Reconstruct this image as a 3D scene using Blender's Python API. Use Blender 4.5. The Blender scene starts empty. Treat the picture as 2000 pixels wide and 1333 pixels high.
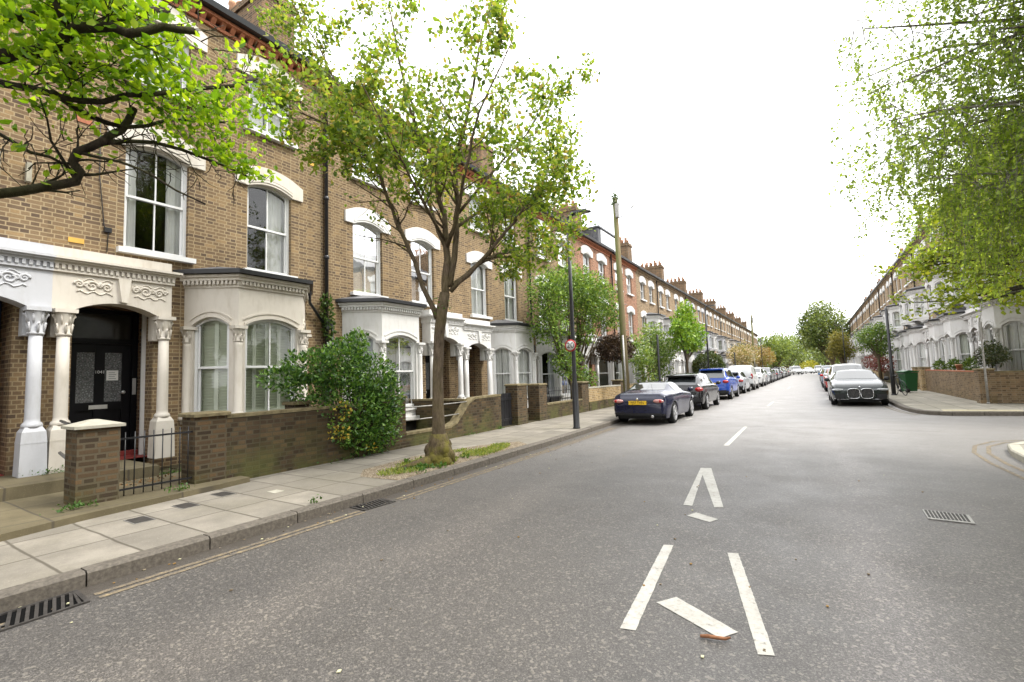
import bpy, math, random
import numpy as np
from mathutils import Matrix, Vector
S=bpy.context.scene; COL=S.collection
R=math.radians; PI=math.pi
# ---------------------------------------------------------------- camera
cam=bpy.data.cameras.new("camera"); co=bpy.data.objects.new("camera",cam); COL.objects.link(co); S.camera=co
F_PX=925.; cam.sensor_width=36; cam.sensor_fit='HORIZONTAL'; cam.lens=F_PX/2000*36; cam.clip_start=.05; cam.clip_end=3000
H=1.55; _th=R(32.3); _p=math.atan(69.5/F_PX); _r=.033
_F=Vector((-math.sin(_th),math.cos(_th),0)); _R=Vector((math.cos(_th),math.sin(_th),0)); _U=Vector((0,0,1))
_f=_F*math.cos(_p)+_U*math.sin(_p); _u=_U*math.cos(_p)-_F*math.sin(_p)
_RR=_R*math.cos(_r)-_u*math.sin(_r); _UU=_R*math.sin(_r)+_u*math.cos(_r)
m=Matrix((_RR,_UU,-_f)).transposed().to_4x4(); m.translation=Vector((0,0,H)); co.matrix_world=m
# ---------------------------------------------------------------- sky, sun, exposure
SUN_EL=R(54); SUN_AZ=R(62)      # bright overcast, the sun high behind thin cloud on the right
W=bpy.data.worlds.new("World"); S.world=W; W.use_nodes=True
wn=W.node_tree; wn.nodes.clear()
wo=wn.nodes.new('ShaderNodeOutputWorld'); wb=wn.nodes.new('ShaderNodeBackground')
sky=wn.nodes.new('ShaderNodeTexSky'); sky.sky_type='NISHITA'; sky.sun_disc=False
sky.sun_elevation=SUN_EL; sky.sun_rotation=SUN_AZ; sky.dust_density=4; sky.air_density=1.5; sky.ozone_density=1
hs=wn.nodes.new('ShaderNodeHueSaturation'); hs.inputs['Saturation'].default_value=.22; hs.inputs['Value'].default_value=1.5
cl=wn.nodes.new('ShaderNodeMix'); cl.data_type='RGBA'
tc=wn.nodes.new('ShaderNodeTexCoord'); mp=wn.nodes.new('ShaderNodeMapping'); mp.inputs['Scale'].default_value=(1,1,3)
nz=wn.nodes.new('ShaderNodeTexNoise'); nz.inputs['Scale'].default_value=2.2; nz.inputs['Detail'].default_value=7
rp=wn.nodes.new('ShaderNodeValToRGB'); rp.color_ramp.elements[0].position=.36; rp.color_ramp.elements[1].position=.6
rp.color_ramp.elements[0].color=(8.5,8.8,9.3,1); rp.color_ramp.elements[1].color=(15,15,15,1)   # cloud radiance in the sky texture's units
wn.links.new(tc.outputs['Generated'],mp.inputs[0]); wn.links.new(mp.outputs[0],nz.inputs[0]); wn.links.new(nz.outputs['Fac'],rp.inputs[0])
wn.links.new(sky.outputs[0],hs.inputs['Color']); cl.inputs[0].default_value=.8
wn.links.new(hs.outputs[0],cl.inputs[6]); wn.links.new(rp.outputs[0],cl.inputs[7])
wn.links.new(cl.outputs[2],wb.inputs[0]); wb.inputs[1].default_value=.11
wn.links.new(wb.outputs[0],wo.inputs[0])
sl=bpy.data.lights.new("sun",'SUN'); sl.energy=1.45; sl.angle=R(16); sl.color=(1,.96,.88)
so=bpy.data.objects.new("sun",sl); COL.objects.link(so)
_sd=Vector((math.sin(SUN_AZ)*math.cos(SUN_EL),math.cos(SUN_AZ)*math.cos(SUN_EL),math.sin(SUN_EL)))
so.rotation_euler=_sd.to_track_quat('Z','Y').to_euler(); so.location=(0,0,40)
S.view_settings.view_transform='Standard'; S.view_settings.look='None'; S.view_settings.exposure=1.4; S.view_settings.gamma=1
S.cycles.max_bounces=6; S.cycles.diffuse_bounces=4; S.cycles.glossy_bounces=3; S.cycles.transparent_max_bounces=10; S.cycles.transmission_bounces=3
S.cycles.caustics_reflective=False; S.cycles.caustics_refractive=False
# ---------------------------------------------------------------- object helpers
def tag(o,label=None,cat=None,group=None,kind=None):
    if label: o['label']=label
    if cat: o['category']=cat
    if group: o['group']=group
    if kind: o['kind']=kind
    return o
def thing(name,label,cat,loc=(0,0,0),rz=0,group=None):
    o=bpy.data.objects.new(name,None); COL.objects.link(o); o.location=loc; o.rotation_euler=(0,0,rz); o.empty_display_size=.2
    return tag(o,label,cat,group)
def copy_tree(o,parent=None):
    c=o.copy(); COL.objects.link(c)
    if parent: c.parent=parent
    for ch in list(o.children): copy_tree(ch,c)
    return c
class MB:
    "collects shapes and becomes one mesh object"
    def __init__(s,M=None): s.v=[];s.f=[];s.mi=[];s.M=M;s.sm=[]
    def add(s,vs,fs,m=0,smooth=False):
        b=len(s.v)
        if s.M is not None: vs=[tuple(s.M@Vector(p)) for p in vs]
        s.v+=[tuple(p) for p in vs]; s.f+=[tuple(i+b for i in f) for f in fs]; s.mi+=[m]*len(fs); s.sm+=[smooth]*len(fs)
        return s
    def box(s,x0,x1,y0,y1,z0,z1,m=0):
        return s.add([(x0,y0,z0),(x1,y0,z0),(x1,y1,z0),(x0,y1,z0),(x0,y0,z1),(x1,y0,z1),(x1,y1,z1),(x0,y1,z1)],
            [(0,3,2,1),(4,5,6,7),(0,1,5,4),(1,2,6,5),(2,3,7,6),(3,0,4,7)],m)
    def px(s,pts,x0,x1,m=0):            # polygon (y,z) pushed along x
        n=len(pts); return s.add([(x0,a,b) for a,b in pts]+[(x1,a,b) for a,b in pts],[tuple(range(n))[::-1],tuple(range(n,2*n))]+[(i,(i+1)%n,n+(i+1)%n,n+i) for i in range(n)],m)
    def py(s,pts,y0,y1,m=0):            # polygon (x,z) pushed along y
        n=len(pts); return s.add([(a,y0,b) for a,b in pts]+[(a,y1,b) for a,b in pts],[tuple(range(n)),tuple(range(n,2*n))[::-1]]+[(i,n+i,n+(i+1)%n,(i+1)%n) for i in range(n)],m)
    def pz(s,pts,z0,z1,m=0,top=1.,c=(0,0)):  # polygon (x,y) pushed up, top scaled about c
        n=len(pts); return s.add([(a,b,z0) for a,b in pts]+[(c[0]+(a-c[0])*top,c[1]+(b-c[1])*top,z1) for a,b in pts],[tuple(range(n))[::-1],tuple(range(n,2*n))]+[(i,(i+1)%n,n+(i+1)%n,n+i) for i in range(n)],m)
    def lathe(s,prof,cx=0,cy=0,n=16,m=0,smooth=True):
        vs=[(cx+r*math.cos(2*PI*k/n),cy+r*math.sin(2*PI*k/n),z) for r,z in prof for k in range(n)]
        fs=[(i*n+k,i*n+(k+1)%n,(i+1)*n+(k+1)%n,(i+1)*n+k) for i in range(len(prof)-1) for k in range(n)]
        L=len(prof)-1
        return s.add(vs,fs+[tuple(range(n))[::-1],tuple(L*n+k for k in range(n))],m,smooth)
    def tube(s,pts,rad,n=8,m=0,smooth=True):
        pts=[Vector(p) for p in pts]; vs=[]; up=Vector((.13,.21,.97)).normalized()
        if not hasattr(rad,'__len__'): rad=[rad]*len(pts)
        for i,p in enumerate(pts):
            d=(pts[min(i+1,len(pts)-1)]-pts[max(i-1,0)]); d=d.normalized() if d.length>1e-9 else Vector((0,0,1))
            if abs(d.dot(up))>.95: up=Vector((1,.1,.1)).normalized()
            a=(up-d*up.dot(d)).normalized(); b=d.cross(a); up=a
            vs+=[p+(a*math.cos(2*PI*k/n)+b*math.sin(2*PI*k/n))*rad[i] for k in range(n)]
        L=len(pts)-1
        fs=[(i*n+k,i*n+(k+1)%n,(i+1)*n+(k+1)%n,(i+1)*n+k) for i in range(L) for k in range(n)]
        return s.add(vs,fs+[tuple(range(n))[::-1],tuple(L*n+k for k in range(n))],m,smooth)
    def arch(s,w0,w1,zs,rise,ztop,x0,x1,m=0,n=10):  # a block whose lower edge is a segmental arch
        pts=[(w0,ztop),(w0,zs)]+[(w0+(w1-w0)*t/n, zs+rise*(1-(2*t/n-1)**2)) for t in range(1,n)]+[(w1,zs),(w1,ztop)]
        for (a,b),(c,d) in zip(pts[1:-1],pts[2:-1]):
            s.add([(x0,a,b),(x0,c,d),(x0,c,ztop),(x0,a,ztop),(x1,a,b),(x1,c,d),(x1,c,ztop),(x1,a,ztop)],
                  [(0,3,2,1),(4,5,6,7),(0,1,5,4),(3,7,6,2)],m)
        return s.add([(x0,w0,zs),(x0,w0,ztop),(x1,w0,ztop),(x1,w0,zs),(x0,w1,zs),(x0,w1,ztop),(x1,w1,ztop),(x1,w1,zs)],[(0,1,2,3),(4,7,6,5)],m)
    def band(s,w0,w1,zs,rise,th,drop,x0,x1,m=0,n=12):  # an arched band th thick with short vertical ends
        lo=[(w0+(w1-w0)*t/n, zs+rise*(1-(2*t/n-1)**2)) for t in range(n+1)]
        for (a,b),(c,d) in zip(lo,lo[1:]):
            s.add([(x0,a,b),(x0,c,d),(x0,c,d+th),(x0,a,b+th),(x1,a,b),(x1,c,d),(x1,c,d+th),(x1,a,b+th)],[(0,3,2,1),(4,5,6,7),(0,1,5,4),(3,7,6,2)],m)
        return s.box(x0,x1,w0,w0+.001,zs-drop,zs+th,m).box(x0,x1,w1-.001,w1,zs-drop,zs+th,m)
    def build(s,name,mats,parent=None,loc=None):
        me=bpy.data.meshes.new(name); me.from_pydata(s.v,[],s.f)
        for mt in (mats if isinstance(mats,(list,tuple)) else [mats]): me.materials.append(mt)
        me.polygons.foreach_set('material_index',s.mi); me.polygons.foreach_set('use_smooth',s.sm); me.update()
        o=bpy.data.objects.new(name,me); COL.objects.link(o)
        if parent: o.parent=parent
        if loc: o.location=loc
        return o
# ---------------------------------------------------------------- materials
class NT:
    def __init__(s,name):
        s.mat=bpy.data.materials.new(name); s.mat.use_nodes=True; s.t=s.mat.node_tree; s.b=s.t.nodes['Principled BSDF']; s.o=s.t.nodes['Material Output']
    def n(s,typ,**k):
        x=s.t.nodes.new('ShaderNode'+typ)
        for a,b in k.items():
            if a.startswith('i_'):
                key=a[2:]; key=int(key) if key.isdigit() else key.replace('_',' ')
                x.inputs[key].default_value=b
            else: setattr(x,a,b)
        return x
    def l(s,a,b): s.t.links.new(a,b)
    def obj(s): return s.n('TexCoord').outputs['Object']
    def noise(s,scale,detail=4,vec=None,rough=.6):
        x=s.n('TexNoise',i_Scale=scale,i_Detail=detail,i_Roughness=rough); s.l(vec or s.obj(),x.inputs[0]); return x.outputs['Fac']
    def ramp(s,fac,*st,const=False):
        x=s.n('ValToRGB'); e=x.color_ramp.elements; x.color_ramp.interpolation='CONSTANT' if const else 'LINEAR'
        while len(e)<len(st): e.new(.5)
        for i,(p,c) in enumerate(st): e[i].position=p; e[i].color=(*c,1) if hasattr(c,'__len__') else (c,c,c,1)
        s.l(fac,x.inputs[0]); return x.outputs[0]
    def mix(s,fac,a,b,mode='MIX'):
        x=s.n('Mix',data_type='RGBA',blend_type=mode)
        for i,v in ((0,fac),(6,a),(7,b)):
            if hasattr(v,'is_linked'): s.l(v,x.inputs[i])
            elif i==0: x.inputs[0].default_value=v
            else: x.inputs[i].default_value=(*v,1)
        return x.outputs[2]
    def math(s,op,a,b=0.,c=None):
        x=s.n('Math',operation=op)
        for i,v in enumerate((a,b) if c is None else (a,b,c)):
            if hasattr(v,'is_linked'): s.l(v,x.inputs[i])
            else: x.inputs[i].default_value=v
        return x.outputs[0]
    def sep(s,v): x=s.n('SeparateXYZ'); s.l(v,x.inputs[0]); return x.outputs
    def comb(s,x,y,z=0.):
        c=s.n('CombineXYZ')
        for i,v in enumerate((x,y,z)):
            if hasattr(v,'is_linked'): s.l(v,c.inputs[i])
            else: c.inputs[i].default_value=v
        return c.outputs[0]
    def bump(s,h,strength=.3,dist=.01):
        b=s.n('Bump',i_Strength=strength,i_Distance=dist); s.l(h,b.inputs['Height']); s.l(b.outputs[0],s.b.inputs['Normal'])
    def done(s,col=None,rough=.8,spec=.3,metal=0.):
        if col is not None:
            if hasattr(col,'is_linked'): s.l(col,s.b.inputs['Base Color'])
            else: s.b.inputs['Base Color'].default_value=(*col,1)
        if hasattr(rough,'is_linked'): s.l(rough,s.b.inputs['Roughness'])
        else: s.b.inputs['Roughness'].default_value=rough
        s.b.inputs['Specular IOR Level'].default_value=spec; s.b.inputs['Metallic'].default_value=metal
        return s.mat
def mat_plain(name,col,rough=.6,spec=.4,metal=0,var=.12,scale=6,bump=0.):
    t=NT(name); n=t.noise(scale,5); d=tuple(c*(1-var) for c in col); b=tuple(min(1,c*(1+var)) for c in col)
    if bump: t.bump(n,bump,.01)
    return t.done(t.ramp(n,(.3,d),(.7,b)),rough,spec,metal)
def mat_brick(name,stops,mortar,weather=(.5,.45,.38),moss=0.,mz=.6,seed=0.,mort=.009):
    t=NT(name); o=t.obj(); x,y,z=t.sep(o)[0:3]
    u=t.math('ADD',t.math('ADD',x,y),seed)
    wob=t.noise(3,3); v=t.comb(u,t.math('ADD',z,t.math('MULTIPLY',wob,.006)))
    b=t.n('TexBrick',i_Scale=1.,i_Mortar_Size=mort,i_Mortar_Smooth=.15,i_Bias=0.,i_Brick_Width=.205,i_Row_Height=.069)
    b.offset=.5; b.squash=.55; b.squash_frequency=2; b.inputs['Color1'].default_value=(0,0,0,1); b.inputs['Color2'].default_value=(1,1,1,1); b.inputs['Mortar'].default_value=(.5,.5,.5,1)
    t.l(v,b.inputs[0])
    c=t.ramp(b.outputs[0],*stops)
    c=t.mix(t.ramp(t.noise(40,4),(.3,0),(.8,.5)),c,tuple(k*.55 for k in stops[len(stops)//2][1]))
    c=t.mix(b.outputs['Fac'],c,mortar)
    c=t.mix(t.ramp(t.noise(.55,6),(.35,0),(.7,.75)),c,t.mix(1,c,weather,'MULTIPLY'))
    sk=t.noise(1.,6,t.comb(t.math('MULTIPLY',u,2.6),t.math('MULTIPLY',z,.35))); c=t.mix(t.ramp(sk,(.5,0),(.75,.55)),c,t.mix(1.,c,(.52,.48,.45),'MULTIPLY'))
    c=t.mix(t.ramp(t.noise(4.5,5),(.55,0),(.75,.3)),c,t.mix(1.,c,(1.35,1.35,1.3),'MULTIPLY'))
    if moss:
        f=t.math('MULTIPLY',t.ramp(z,(0.,1.),(mz/2 if mz<2 else 1,0.)) if mz<2 else 1.,moss)
        f=t.math('MULTIPLY',f,t.ramp(t.noise(2.2,6),(.4,0),(.62,1)))
        c=t.mix(f,c,(.10,.105,.035))
    h=t.math('ADD',t.math('MULTIPLY',b.outputs['Fac'],-1.),t.math('MULTIPLY',t.noise(60,3),.5))
    t.bump(h,.6,.008)
    return t.done(c,.92,.15)
SB=[(.0,(.10,.072,.055)),(.22,(.155,.108,.07)),(.5,(.235,.163,.095)),(.75,(.19,.132,.08)),(1.,(.32,.22,.115))]
M={}
M['brick']=mat_brick('stock_brick',SB,(.34,.265,.16),(.72,.69,.65))
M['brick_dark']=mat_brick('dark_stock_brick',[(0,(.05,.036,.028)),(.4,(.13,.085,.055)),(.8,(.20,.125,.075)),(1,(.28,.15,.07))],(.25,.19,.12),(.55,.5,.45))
M['brick_red']=mat_brick('red_brick',[(0,(.15,.065,.04)),(.5,(.29,.125,.072)),(1,(.38,.19,.11))],(.42,.31,.23),(.8,.75,.7),seed=3.)
M['brick_tan']=mat_brick('tan_brick',[(0,(.15,.095,.055)),(.5,(.28,.19,.11)),(1,(.38,.27,.16))],(.36,.31,.23),(.85,.8,.7),seed=5.)
M['brick_wall']=mat_brick('garden_wall_brick',[(0,(.035,.028,.02)),(.35,(.075,.052,.034)),(.7,(.11,.078,.046)),(1,(.15,.10,.055))],(.085,.072,.05),(.62,.6,.5),moss=.85,mz=1.5)
M['brick_pier']=mat_brick('pier_brick',[(0,(.042,.033,.025)),(.35,(.075,.053,.034)),(.7,(.115,.078,.046)),(1,(.17,.108,.058))],(.105,.087,.06),(.65,.6,.48),moss=.4,mz=.8,mort=.013)
M['brick_corner']=mat_brick('corner_wall_brick',[(0,(.10,.07,.05)),(.4,(.19,.135,.085)),(.8,(.26,.185,.11)),(1,(.30,.20,.12))],(.24,.195,.135),(.75,.7,.6),moss=.25,mz=.7)
M['brick_yel']=mat_brick('yellow_brick',[(0,(.16,.10,.045)),(.4,(.30,.20,.09)),(.7,(.36,.25,.12)),(1,(.46,.33,.16))],(.42,.36,.26),(.8,.75,.6),moss=.3,mz=.6)
def mat_stucco(name,col,stain=.5):
    t=NT(name); o=t.obj(); x,y,z=t.sep(o)[0:3]
    st=t.noise(2.5,6,t.comb(t.math('MULTIPLY',x,4.),t.math('MULTIPLY',y,4.),z))
    c=t.mix(t.ramp(st,(.5,0),(.78,stain)),col,tuple(k*f for k,f in zip(col,(.66,.62,.54))))
    c=t.mix(t.ramp(t.noise(14,4),(.35,0),(.75,.22)),c,tuple(k*.8 for k in col))
    t.bump(t.noise(35,4),.12,.006); return t.done(c,.62,.35)
M['stucco']=mat_stucco('white_stucco',(.62,.61,.59),.5)
M['cream']=mat_stucco('cream_stucco',(.57,.525,.455),.55)
M['stuccob']=mat_stucco('bluish_white_paint',(.48,.485,.505),.45)
M['frame']=mat_plain('white_gloss_paint',(.66,.66,.65),.35,.5,var=.04)
M['black']=mat_plain('black_paint',(.012,.012,.014),.35,.5,var=.3)
M['doorblack']=mat_plain('black_door',(.003,.003,.004),.45,.2,var=.3)
M['navy']=mat_plain('navy_door',(.012,.016,.04),.35,.4)
M['doorgrey']=mat_plain('pale_grey_door',(.45,.46,.47),.4,.4)
M['doorred']=mat_plain('red_door',(.22,.02,.015),.4,.4)
M['slate']=mat_plain('roof_slate',(.10,.10,.105),.6,.4,var=.35,scale=9,bump=.3)
M['lead']=mat_plain('lead_sheet',(.22,.21,.20),.55,.4,var=.2)
M['terra']=mat_plain('terracotta',(.34,.13,.07),.8,.2,var=.35,scale=12)
M['terrapot']=mat_plain('chimney_pot_clay',(.45,.26,.16),.8,.2,var=.25)
M['dark']=mat_plain('dark_room',(.025,.024,.022),.9,.1)  # shade inside the enclosed rooms is put into this near-black colour
M['curtain']=mat_plain('net_curtain',(.78,.78,.75),.9,.1,var=.08,scale=3)
M['curtaing']=mat_plain('grey_curtain',(.48,.49,.52),.9,.1,var=.1,scale=3)
M['shutter']=mat_plain('pale_green_shutter',(.78,.82,.68),.55,.3,var=.05)
M['blind']=mat_plain('slatted_blind',(.50,.52,.46),.5,.3,var=.05)
M['stone']=mat_plain('weathered_stone',(.30,.28,.22),.85,.2,var=.3,scale=8,bump=.3)
M['coping']=mat_plain('mossy_coping',(.17,.14,.08),.9,.15,var=.4,scale=10,bump=.4)
M['caps']=mat_plain('pale_cap_stone',(.36,.34,.28),.8,.2,var=.15,scale=8)
M['redstep']=mat_plain('red_step_paint',(.20,.035,.03),.5,.3,var=.3)
M['brass']=mat_plain('pale_metal',(.6,.6,.57),.35,.5,.6)
M['lace']=None
t=NT('lace_glass'); vv=t.n('TexVoronoi',i_Scale=24.); t.l(t.obj(),vv.inputs[0]); M['lace']=t.done(t.ramp(vv.outputs[0],(.2,(.20,.21,.21)),(.45,(.06,.065,.065)),(.7,(.14,.14,.14))),.2,.5)
t=NT('window_glass'); tr=t.n('BsdfTransparent'); tr.inputs[0].default_value=(.96,.97,.965,1); gl=t.n('BsdfGlossy',i_Roughness=.02); gl.inputs[0].default_value=(1,1,1,1)
fr=t.n('Fresnel',i_IOR=1.55); bn=t.n('Bump',i_Strength=.10,i_Distance=.02); nn=t.noise(1.6,2); t.l(nn,bn.inputs['Height']); t.l(bn.outputs[0],gl.inputs['Normal'])
ms=t.n('MixShader'); t.l(t.math('MULTIPLY_ADD',fr.outputs[0],.75,.01),ms.inputs[0]); t.l(tr.outputs[0],ms.inputs[1]); t.l(gl.outputs[0],ms.inputs[2]); t.l(ms.outputs[0],t.o.inputs[0]); M['glass']=t.mat
def mat_leaf(name,cols,rough=.5,trans=.35,spec=.35,bright=1.):
    t=NT(name); g=t.n('NewGeometry'); st=[(i/max(1,len(cols)-1),tuple(min(1,k*bright) for k in c)) for i,c in enumerate(cols)]
    c=t.ramp(g.outputs['Random Per Island'],*st)
    t.l(c,t.b.inputs['Base Color']); t.b.inputs['Roughness'].default_value=rough; t.b.inputs['Specular IOR Level'].default_value=spec
    if trans:
        tl=t.n('BsdfTranslucent'); t.l(t.mix(1.,c,(1.6,1.5,.7),'MULTIPLY'),tl.inputs[0]); mx=t.n('MixShader',i_0=trans)
        t.l(t.b.outputs[0],mx.inputs[1]); t.l(tl.outputs[0],mx.inputs[2]); t.l(mx.outputs[0],t.o.inputs[0])
    return t.mat
def mat_bark(name,col,moss=0.,scale=9,mc=(.16,.15,.03)):
    t=NT(name); o=t.obj(); x,y,z=t.sep(o)[0:3]; v=t.comb(t.math('MULTIPLY',x,scale),t.math('MULTIPLY',y,scale),t.math('MULTIPLY',z,scale*.3))
    n=t.noise(2.2,7,v,.7); c=t.ramp(n,(.3,tuple(k*.4 for k in col)),(.55,col),(.75,tuple(k*1.5 for k in col)))
    if moss: c=t.mix(t.math('MULTIPLY',t.ramp(t.noise(3.5,6),(.42,0),(.6,1)),moss),c,mc)
    t.bump(n,.8,.03); return t.done(c,.9,.15)
M['bark']=mat_bark('street_tree_bark',(.12,.09,.062),.15)
M['bark_dark']=mat_bark('dark_bark',(.045,.035,.026),.35,12,(.07,.08,.02))
M['bark_root']=mat_bark('mossy_root_bark',(.10,.075,.045),.9,9,(.14,.125,.025))
# ---------------------------------------------------------------- ground, road, pavements
KL=[(-4.97,-25),(-4.97,6),(-5.03,9),(-5.15,12),(-5.3,15),(-5.5,18),(-5.6,22),(-5.6,240)]
def off(line,d):
    out=[]
    for i,p in enumerate(line):
        a=Vector(line[max(i-1,0)]); b=Vector(line[min(i+1,len(line)-1)]); t=(b-a).normalized(); out.append((p[0]-t.y*d,p[1]+t.x*d))
    return out
def dense(line,step=1.2):
    out=[line[0]]
    for a,b in zip(line,line[1:]):
        n=max(1,int(math.dist(a,b)/step)); out+=[(a[0]+(b[0]-a[0])*k/n,a[1]+(b[1]-a[1])*k/n) for k in range(1,n+1)]
    return out
t=NT('asphalt'); o=t.obj(); x,y,z=t.sep(o)[0:3]
vo=t.n('TexVoronoi',i_Scale=150.); t.l(o,vo.inputs[0]); vc=t.sep(vo.outputs['Color'])[0]
vo2=t.n('TexVoronoi',i_Scale=64.); t.l(o,vo2.inputs[0]); vc2=t.sep(vo2.outputs['Color'])[0]
c=t.ramp(vc,(0,(.037,.0345,.0325)),(.35,(.055,.051,.0475)),(.75,(.077,.0715,.0665)),(1,(.125,.116,.108)))
c=t.mix(t.ramp(vc2,(.6,0),(.95,.35)),c,(.028,.026,.024))
c=t.mix(t.ramp(vc2,(.90,0),(.93,.4),const=False),c,(.24,.22,.19))
big=t.noise(.35,7,t.comb(x,t.math('MULTIPLY',y,.45)))
c=t.mix(t.ramp(big,(.38,0),(.62,.6)),c,t.mix(1.,c,(1.45,1.4,1.33),'MULTIPLY'))
tk=t.math('ADD',x,t.math('MULTIPLY',t.noise(.6,3),.7))
def bandm(cx,w): return t.ramp(t.math('ABSOLUTE',t.math('SUBTRACT',tk,cx)),(0.,1.),(w,0.))
c=t.mix(t.math('MULTIPLY',bandm(.65,.42),.5),c,t.mix(1.,c,(1.9,1.9,2.0),'MULTIPLY'))
c=t.mix(t.math('MULTIPLY',bandm(-2.9,.5),.3),c,t.mix(1.,c,(1.8,1.75,1.7),'MULTIPLY'))
far=t.ramp(t.math('DIVIDE',y,40.),(.12,0),(.5,.85)); c=t.mix(far,c,(.235,.222,.21))  # glancing sky reflection painted in: base colour turns paler down the road
cr=t.n('TexVoronoi',feature='DISTANCE_TO_EDGE',i_Scale=.55); t.l(t.comb(t.math('ADD',x,t.math('MULTIPLY',t.noise(1.3,6,rough=.7),1.6)),t.math('ADD',y,t.math('MULTIPLY',t.noise(1.1,6,rough=.7),1.4))),cr.inputs[0])
c=t.mix(t.math('MULTIPLY',t.ramp(cr.outputs['Distance'],(.0,1.),(.006,0.)),t.ramp(t.noise(.5,2),(.55,0),(.62,.7))),c,(.02,.018,.017))
st=t.noise(1.7,5,rough=.65); c=t.mix(t.ramp(st,(.60,0),(.72,.45)),c,t.mix(1.,c,(.5,.48,.47),'MULTIPLY'))
gut=t.ramp(t.math('ADD',x,t.math('MULTIPLY',t.noise(2.,4),.35)),(0.,0.),(1.,0.)); gx=t.math('ADD',t.math('ADD',x,5.0),t.math('MULTIPLY',t.noise(2.,4),-.3)); c=t.mix(t.ramp(gx,(.0,.75),(.28,0.)),c,(.05,.04,.03))
t.bump(t.math('ADD',vc,t.math('MULTIPLY',vc2,.8)),.55,.006)
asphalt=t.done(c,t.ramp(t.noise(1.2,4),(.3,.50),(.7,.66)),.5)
def paving(name,base,xs,y0,dy,joint=.016):
    t=NT(name); o=t.obj(); x,y,z=t.sep(o)[0:3]
    wx=t.math('ADD',x,t.math('MULTIPLY',t.math('SUBTRACT',t.noise(1.5,3),.5),.03)); wy=t.math('ADD',y,t.math('MULTIPLY',t.math('SUBTRACT',t.noise(1.1,3),.5),.05))
    gy=t.math('DIVIDE',t.math('SUBTRACT',wy,y0),dy); gx=t.math('DIVIDE',t.math('SUBTRACT',wx,xs[0]),xs[1])
    wn_=t.n('TexWhiteNoise',noise_dimensions='2D'); t.l(t.comb(t.math('FLOOR',gx),t.math('FLOOR',gy)),wn_.inputs[0])
    def jm(g,s): f=t.math('FRACT',g); d=t.math('MINIMUM',f,t.math('SUBTRACT',1.,f)); return t.ramp(t.math('MULTIPLY',d,s),(joint*.4,1.),(joint,0.))
    j=t.math('MAXIMUM',jm(gx,abs(xs[1])),jm(gy,dy))
    c=t.ramp(wn_.outputs[0],(0,tuple(k*.78 for k in base)),(.5,base),(1,tuple(k*1.15 for k in base)))
    c=t.mix(t.ramp(t.noise(2.2,8,rough=.7),(.38,0),(.66,.7)),c,tuple(k*.55 for k in base))
    c=t.mix(t.ramp(t.noise(.7,5),(.45,0),(.7,.45)),c,tuple(k*f for k,f in zip(base,(.6,.6,.5))))
    c=t.mix(t.ramp(t.noise(60,3),(.4,0),(.8,.3)),c,tuple(k*.6 for k in base))
    c=t.mix(t.ramp(t.noise(90,1),(.66,0),(.74,.5)),c,tuple(k*1.5 for k in base))
    c=t.mix(t.math('MULTIPLY',j,.8),c,(.07,.06,.045))
    t.bump(t.math('SUBTRACT',t.math('MULTIPLY',t.noise(50,3),.4),j),.5,.008); return t.done(c,.85,.25)
slabs=paving('york_slabs',(.25,.226,.188),(-5.12,-.73),1.33,.535)
slabs_f=paving('forecourt_slabs',(.15,.125,.075),(-7.1,-.95),.4,1.3)
slabs_r=paving('pale_slabs',(.31,.285,.235),(2.6,.62),19.,.62)
M['kerb']=mat_plain('granite_kerb',(.115,.10,.082),.8,.3,var=.35,scale=30,bump=.4)
t=NT('soil_gravel'); vo=t.n('TexVoronoi',i_Scale=60.); t.l(t.obj(),vo.inputs[0]); M['gravel']=t.done(t.ramp(t.sep(vo.outputs['Color'])[0],(0,(.08,.06,.04)),(.6,(.2,.16,.11)),(1,(.34,.29,.22))),.95,.1)
M['soil']=mat_plain('garden_soil',(.07,.06,.035),.95,.1,var=.5,scale=5)
def sheet(name,poly,z,mt,kind='structure'):
    b=MB(); b.add([(p[0],p[1],z) for p in poly],[tuple(range(len(poly)))]); return tag(b.build(name,mt),kind=kind)
sheet('ground',[(-900,-900),(900,-900),(900,900),(-900,900)],-.06,mat_plain('far_ground',(.10,.10,.07),.95,.1,scale=.2))
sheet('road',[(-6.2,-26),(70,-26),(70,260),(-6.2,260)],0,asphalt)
def strip_block(name,line,w,z0,z1,mt,joints=0,bev=.02):
    "kerb course: follows the line, w wide to its left, with a rounded arris and open joints"
    ln=dense(line,.9); L=off(ln,w); L1=off(ln,bev); b=MB()
    for i in range(len(ln)-1):
        a,c,A,C,a1,c1=[Vector(q) for q in (ln[i],ln[i+1],L[i],L[i+1],L1[i],L1[i+1])]
        e=.006/max(.1,(c-a).length); jit=random.uniform(-.003,.003)
        a,c=a.lerp(c,e),c.lerp(a,e); A,C=A.lerp(C,e),C.lerp(A,e); a1,c1=a1.lerp(c1,e),c1.lerp(a1,e)
        b.add([(*a,z0),(*c,z0),(*C,z0),(*A,z0),(*a,z1-bev+jit),(*c,z1-bev+jit),(*c1,z1+jit),(*a1,z1+jit),(*C,z1+jit),(*A,z1+jit)],
              [(0,1,5,4),(4,5,6,7),(7,6,8,9),(9,8,2,3),(0,4,7,9,3),(1,2,8,6,5),(0,3,2,1)])
    return tag(b.build(name,mt),kind='structure')
random.seed(3)
def slab_poly(name,poly,z,mt):
    b=MB(); b.pz([tuple(p) for p in poly],-.05,z); return tag(b.build(name,mt),kind='structure')
strip_block('kerb',KL,.15,-.05,.12,M['kerb'])
KB=off(KL,.15)
slab_poly('pavement',KB+[(-7.5,240),(-7.5,3.6),(-7.12,3.5),(-6.94,1.98),(-6.77,1.3),(-6.6,-25)],.115,slabs)
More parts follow.
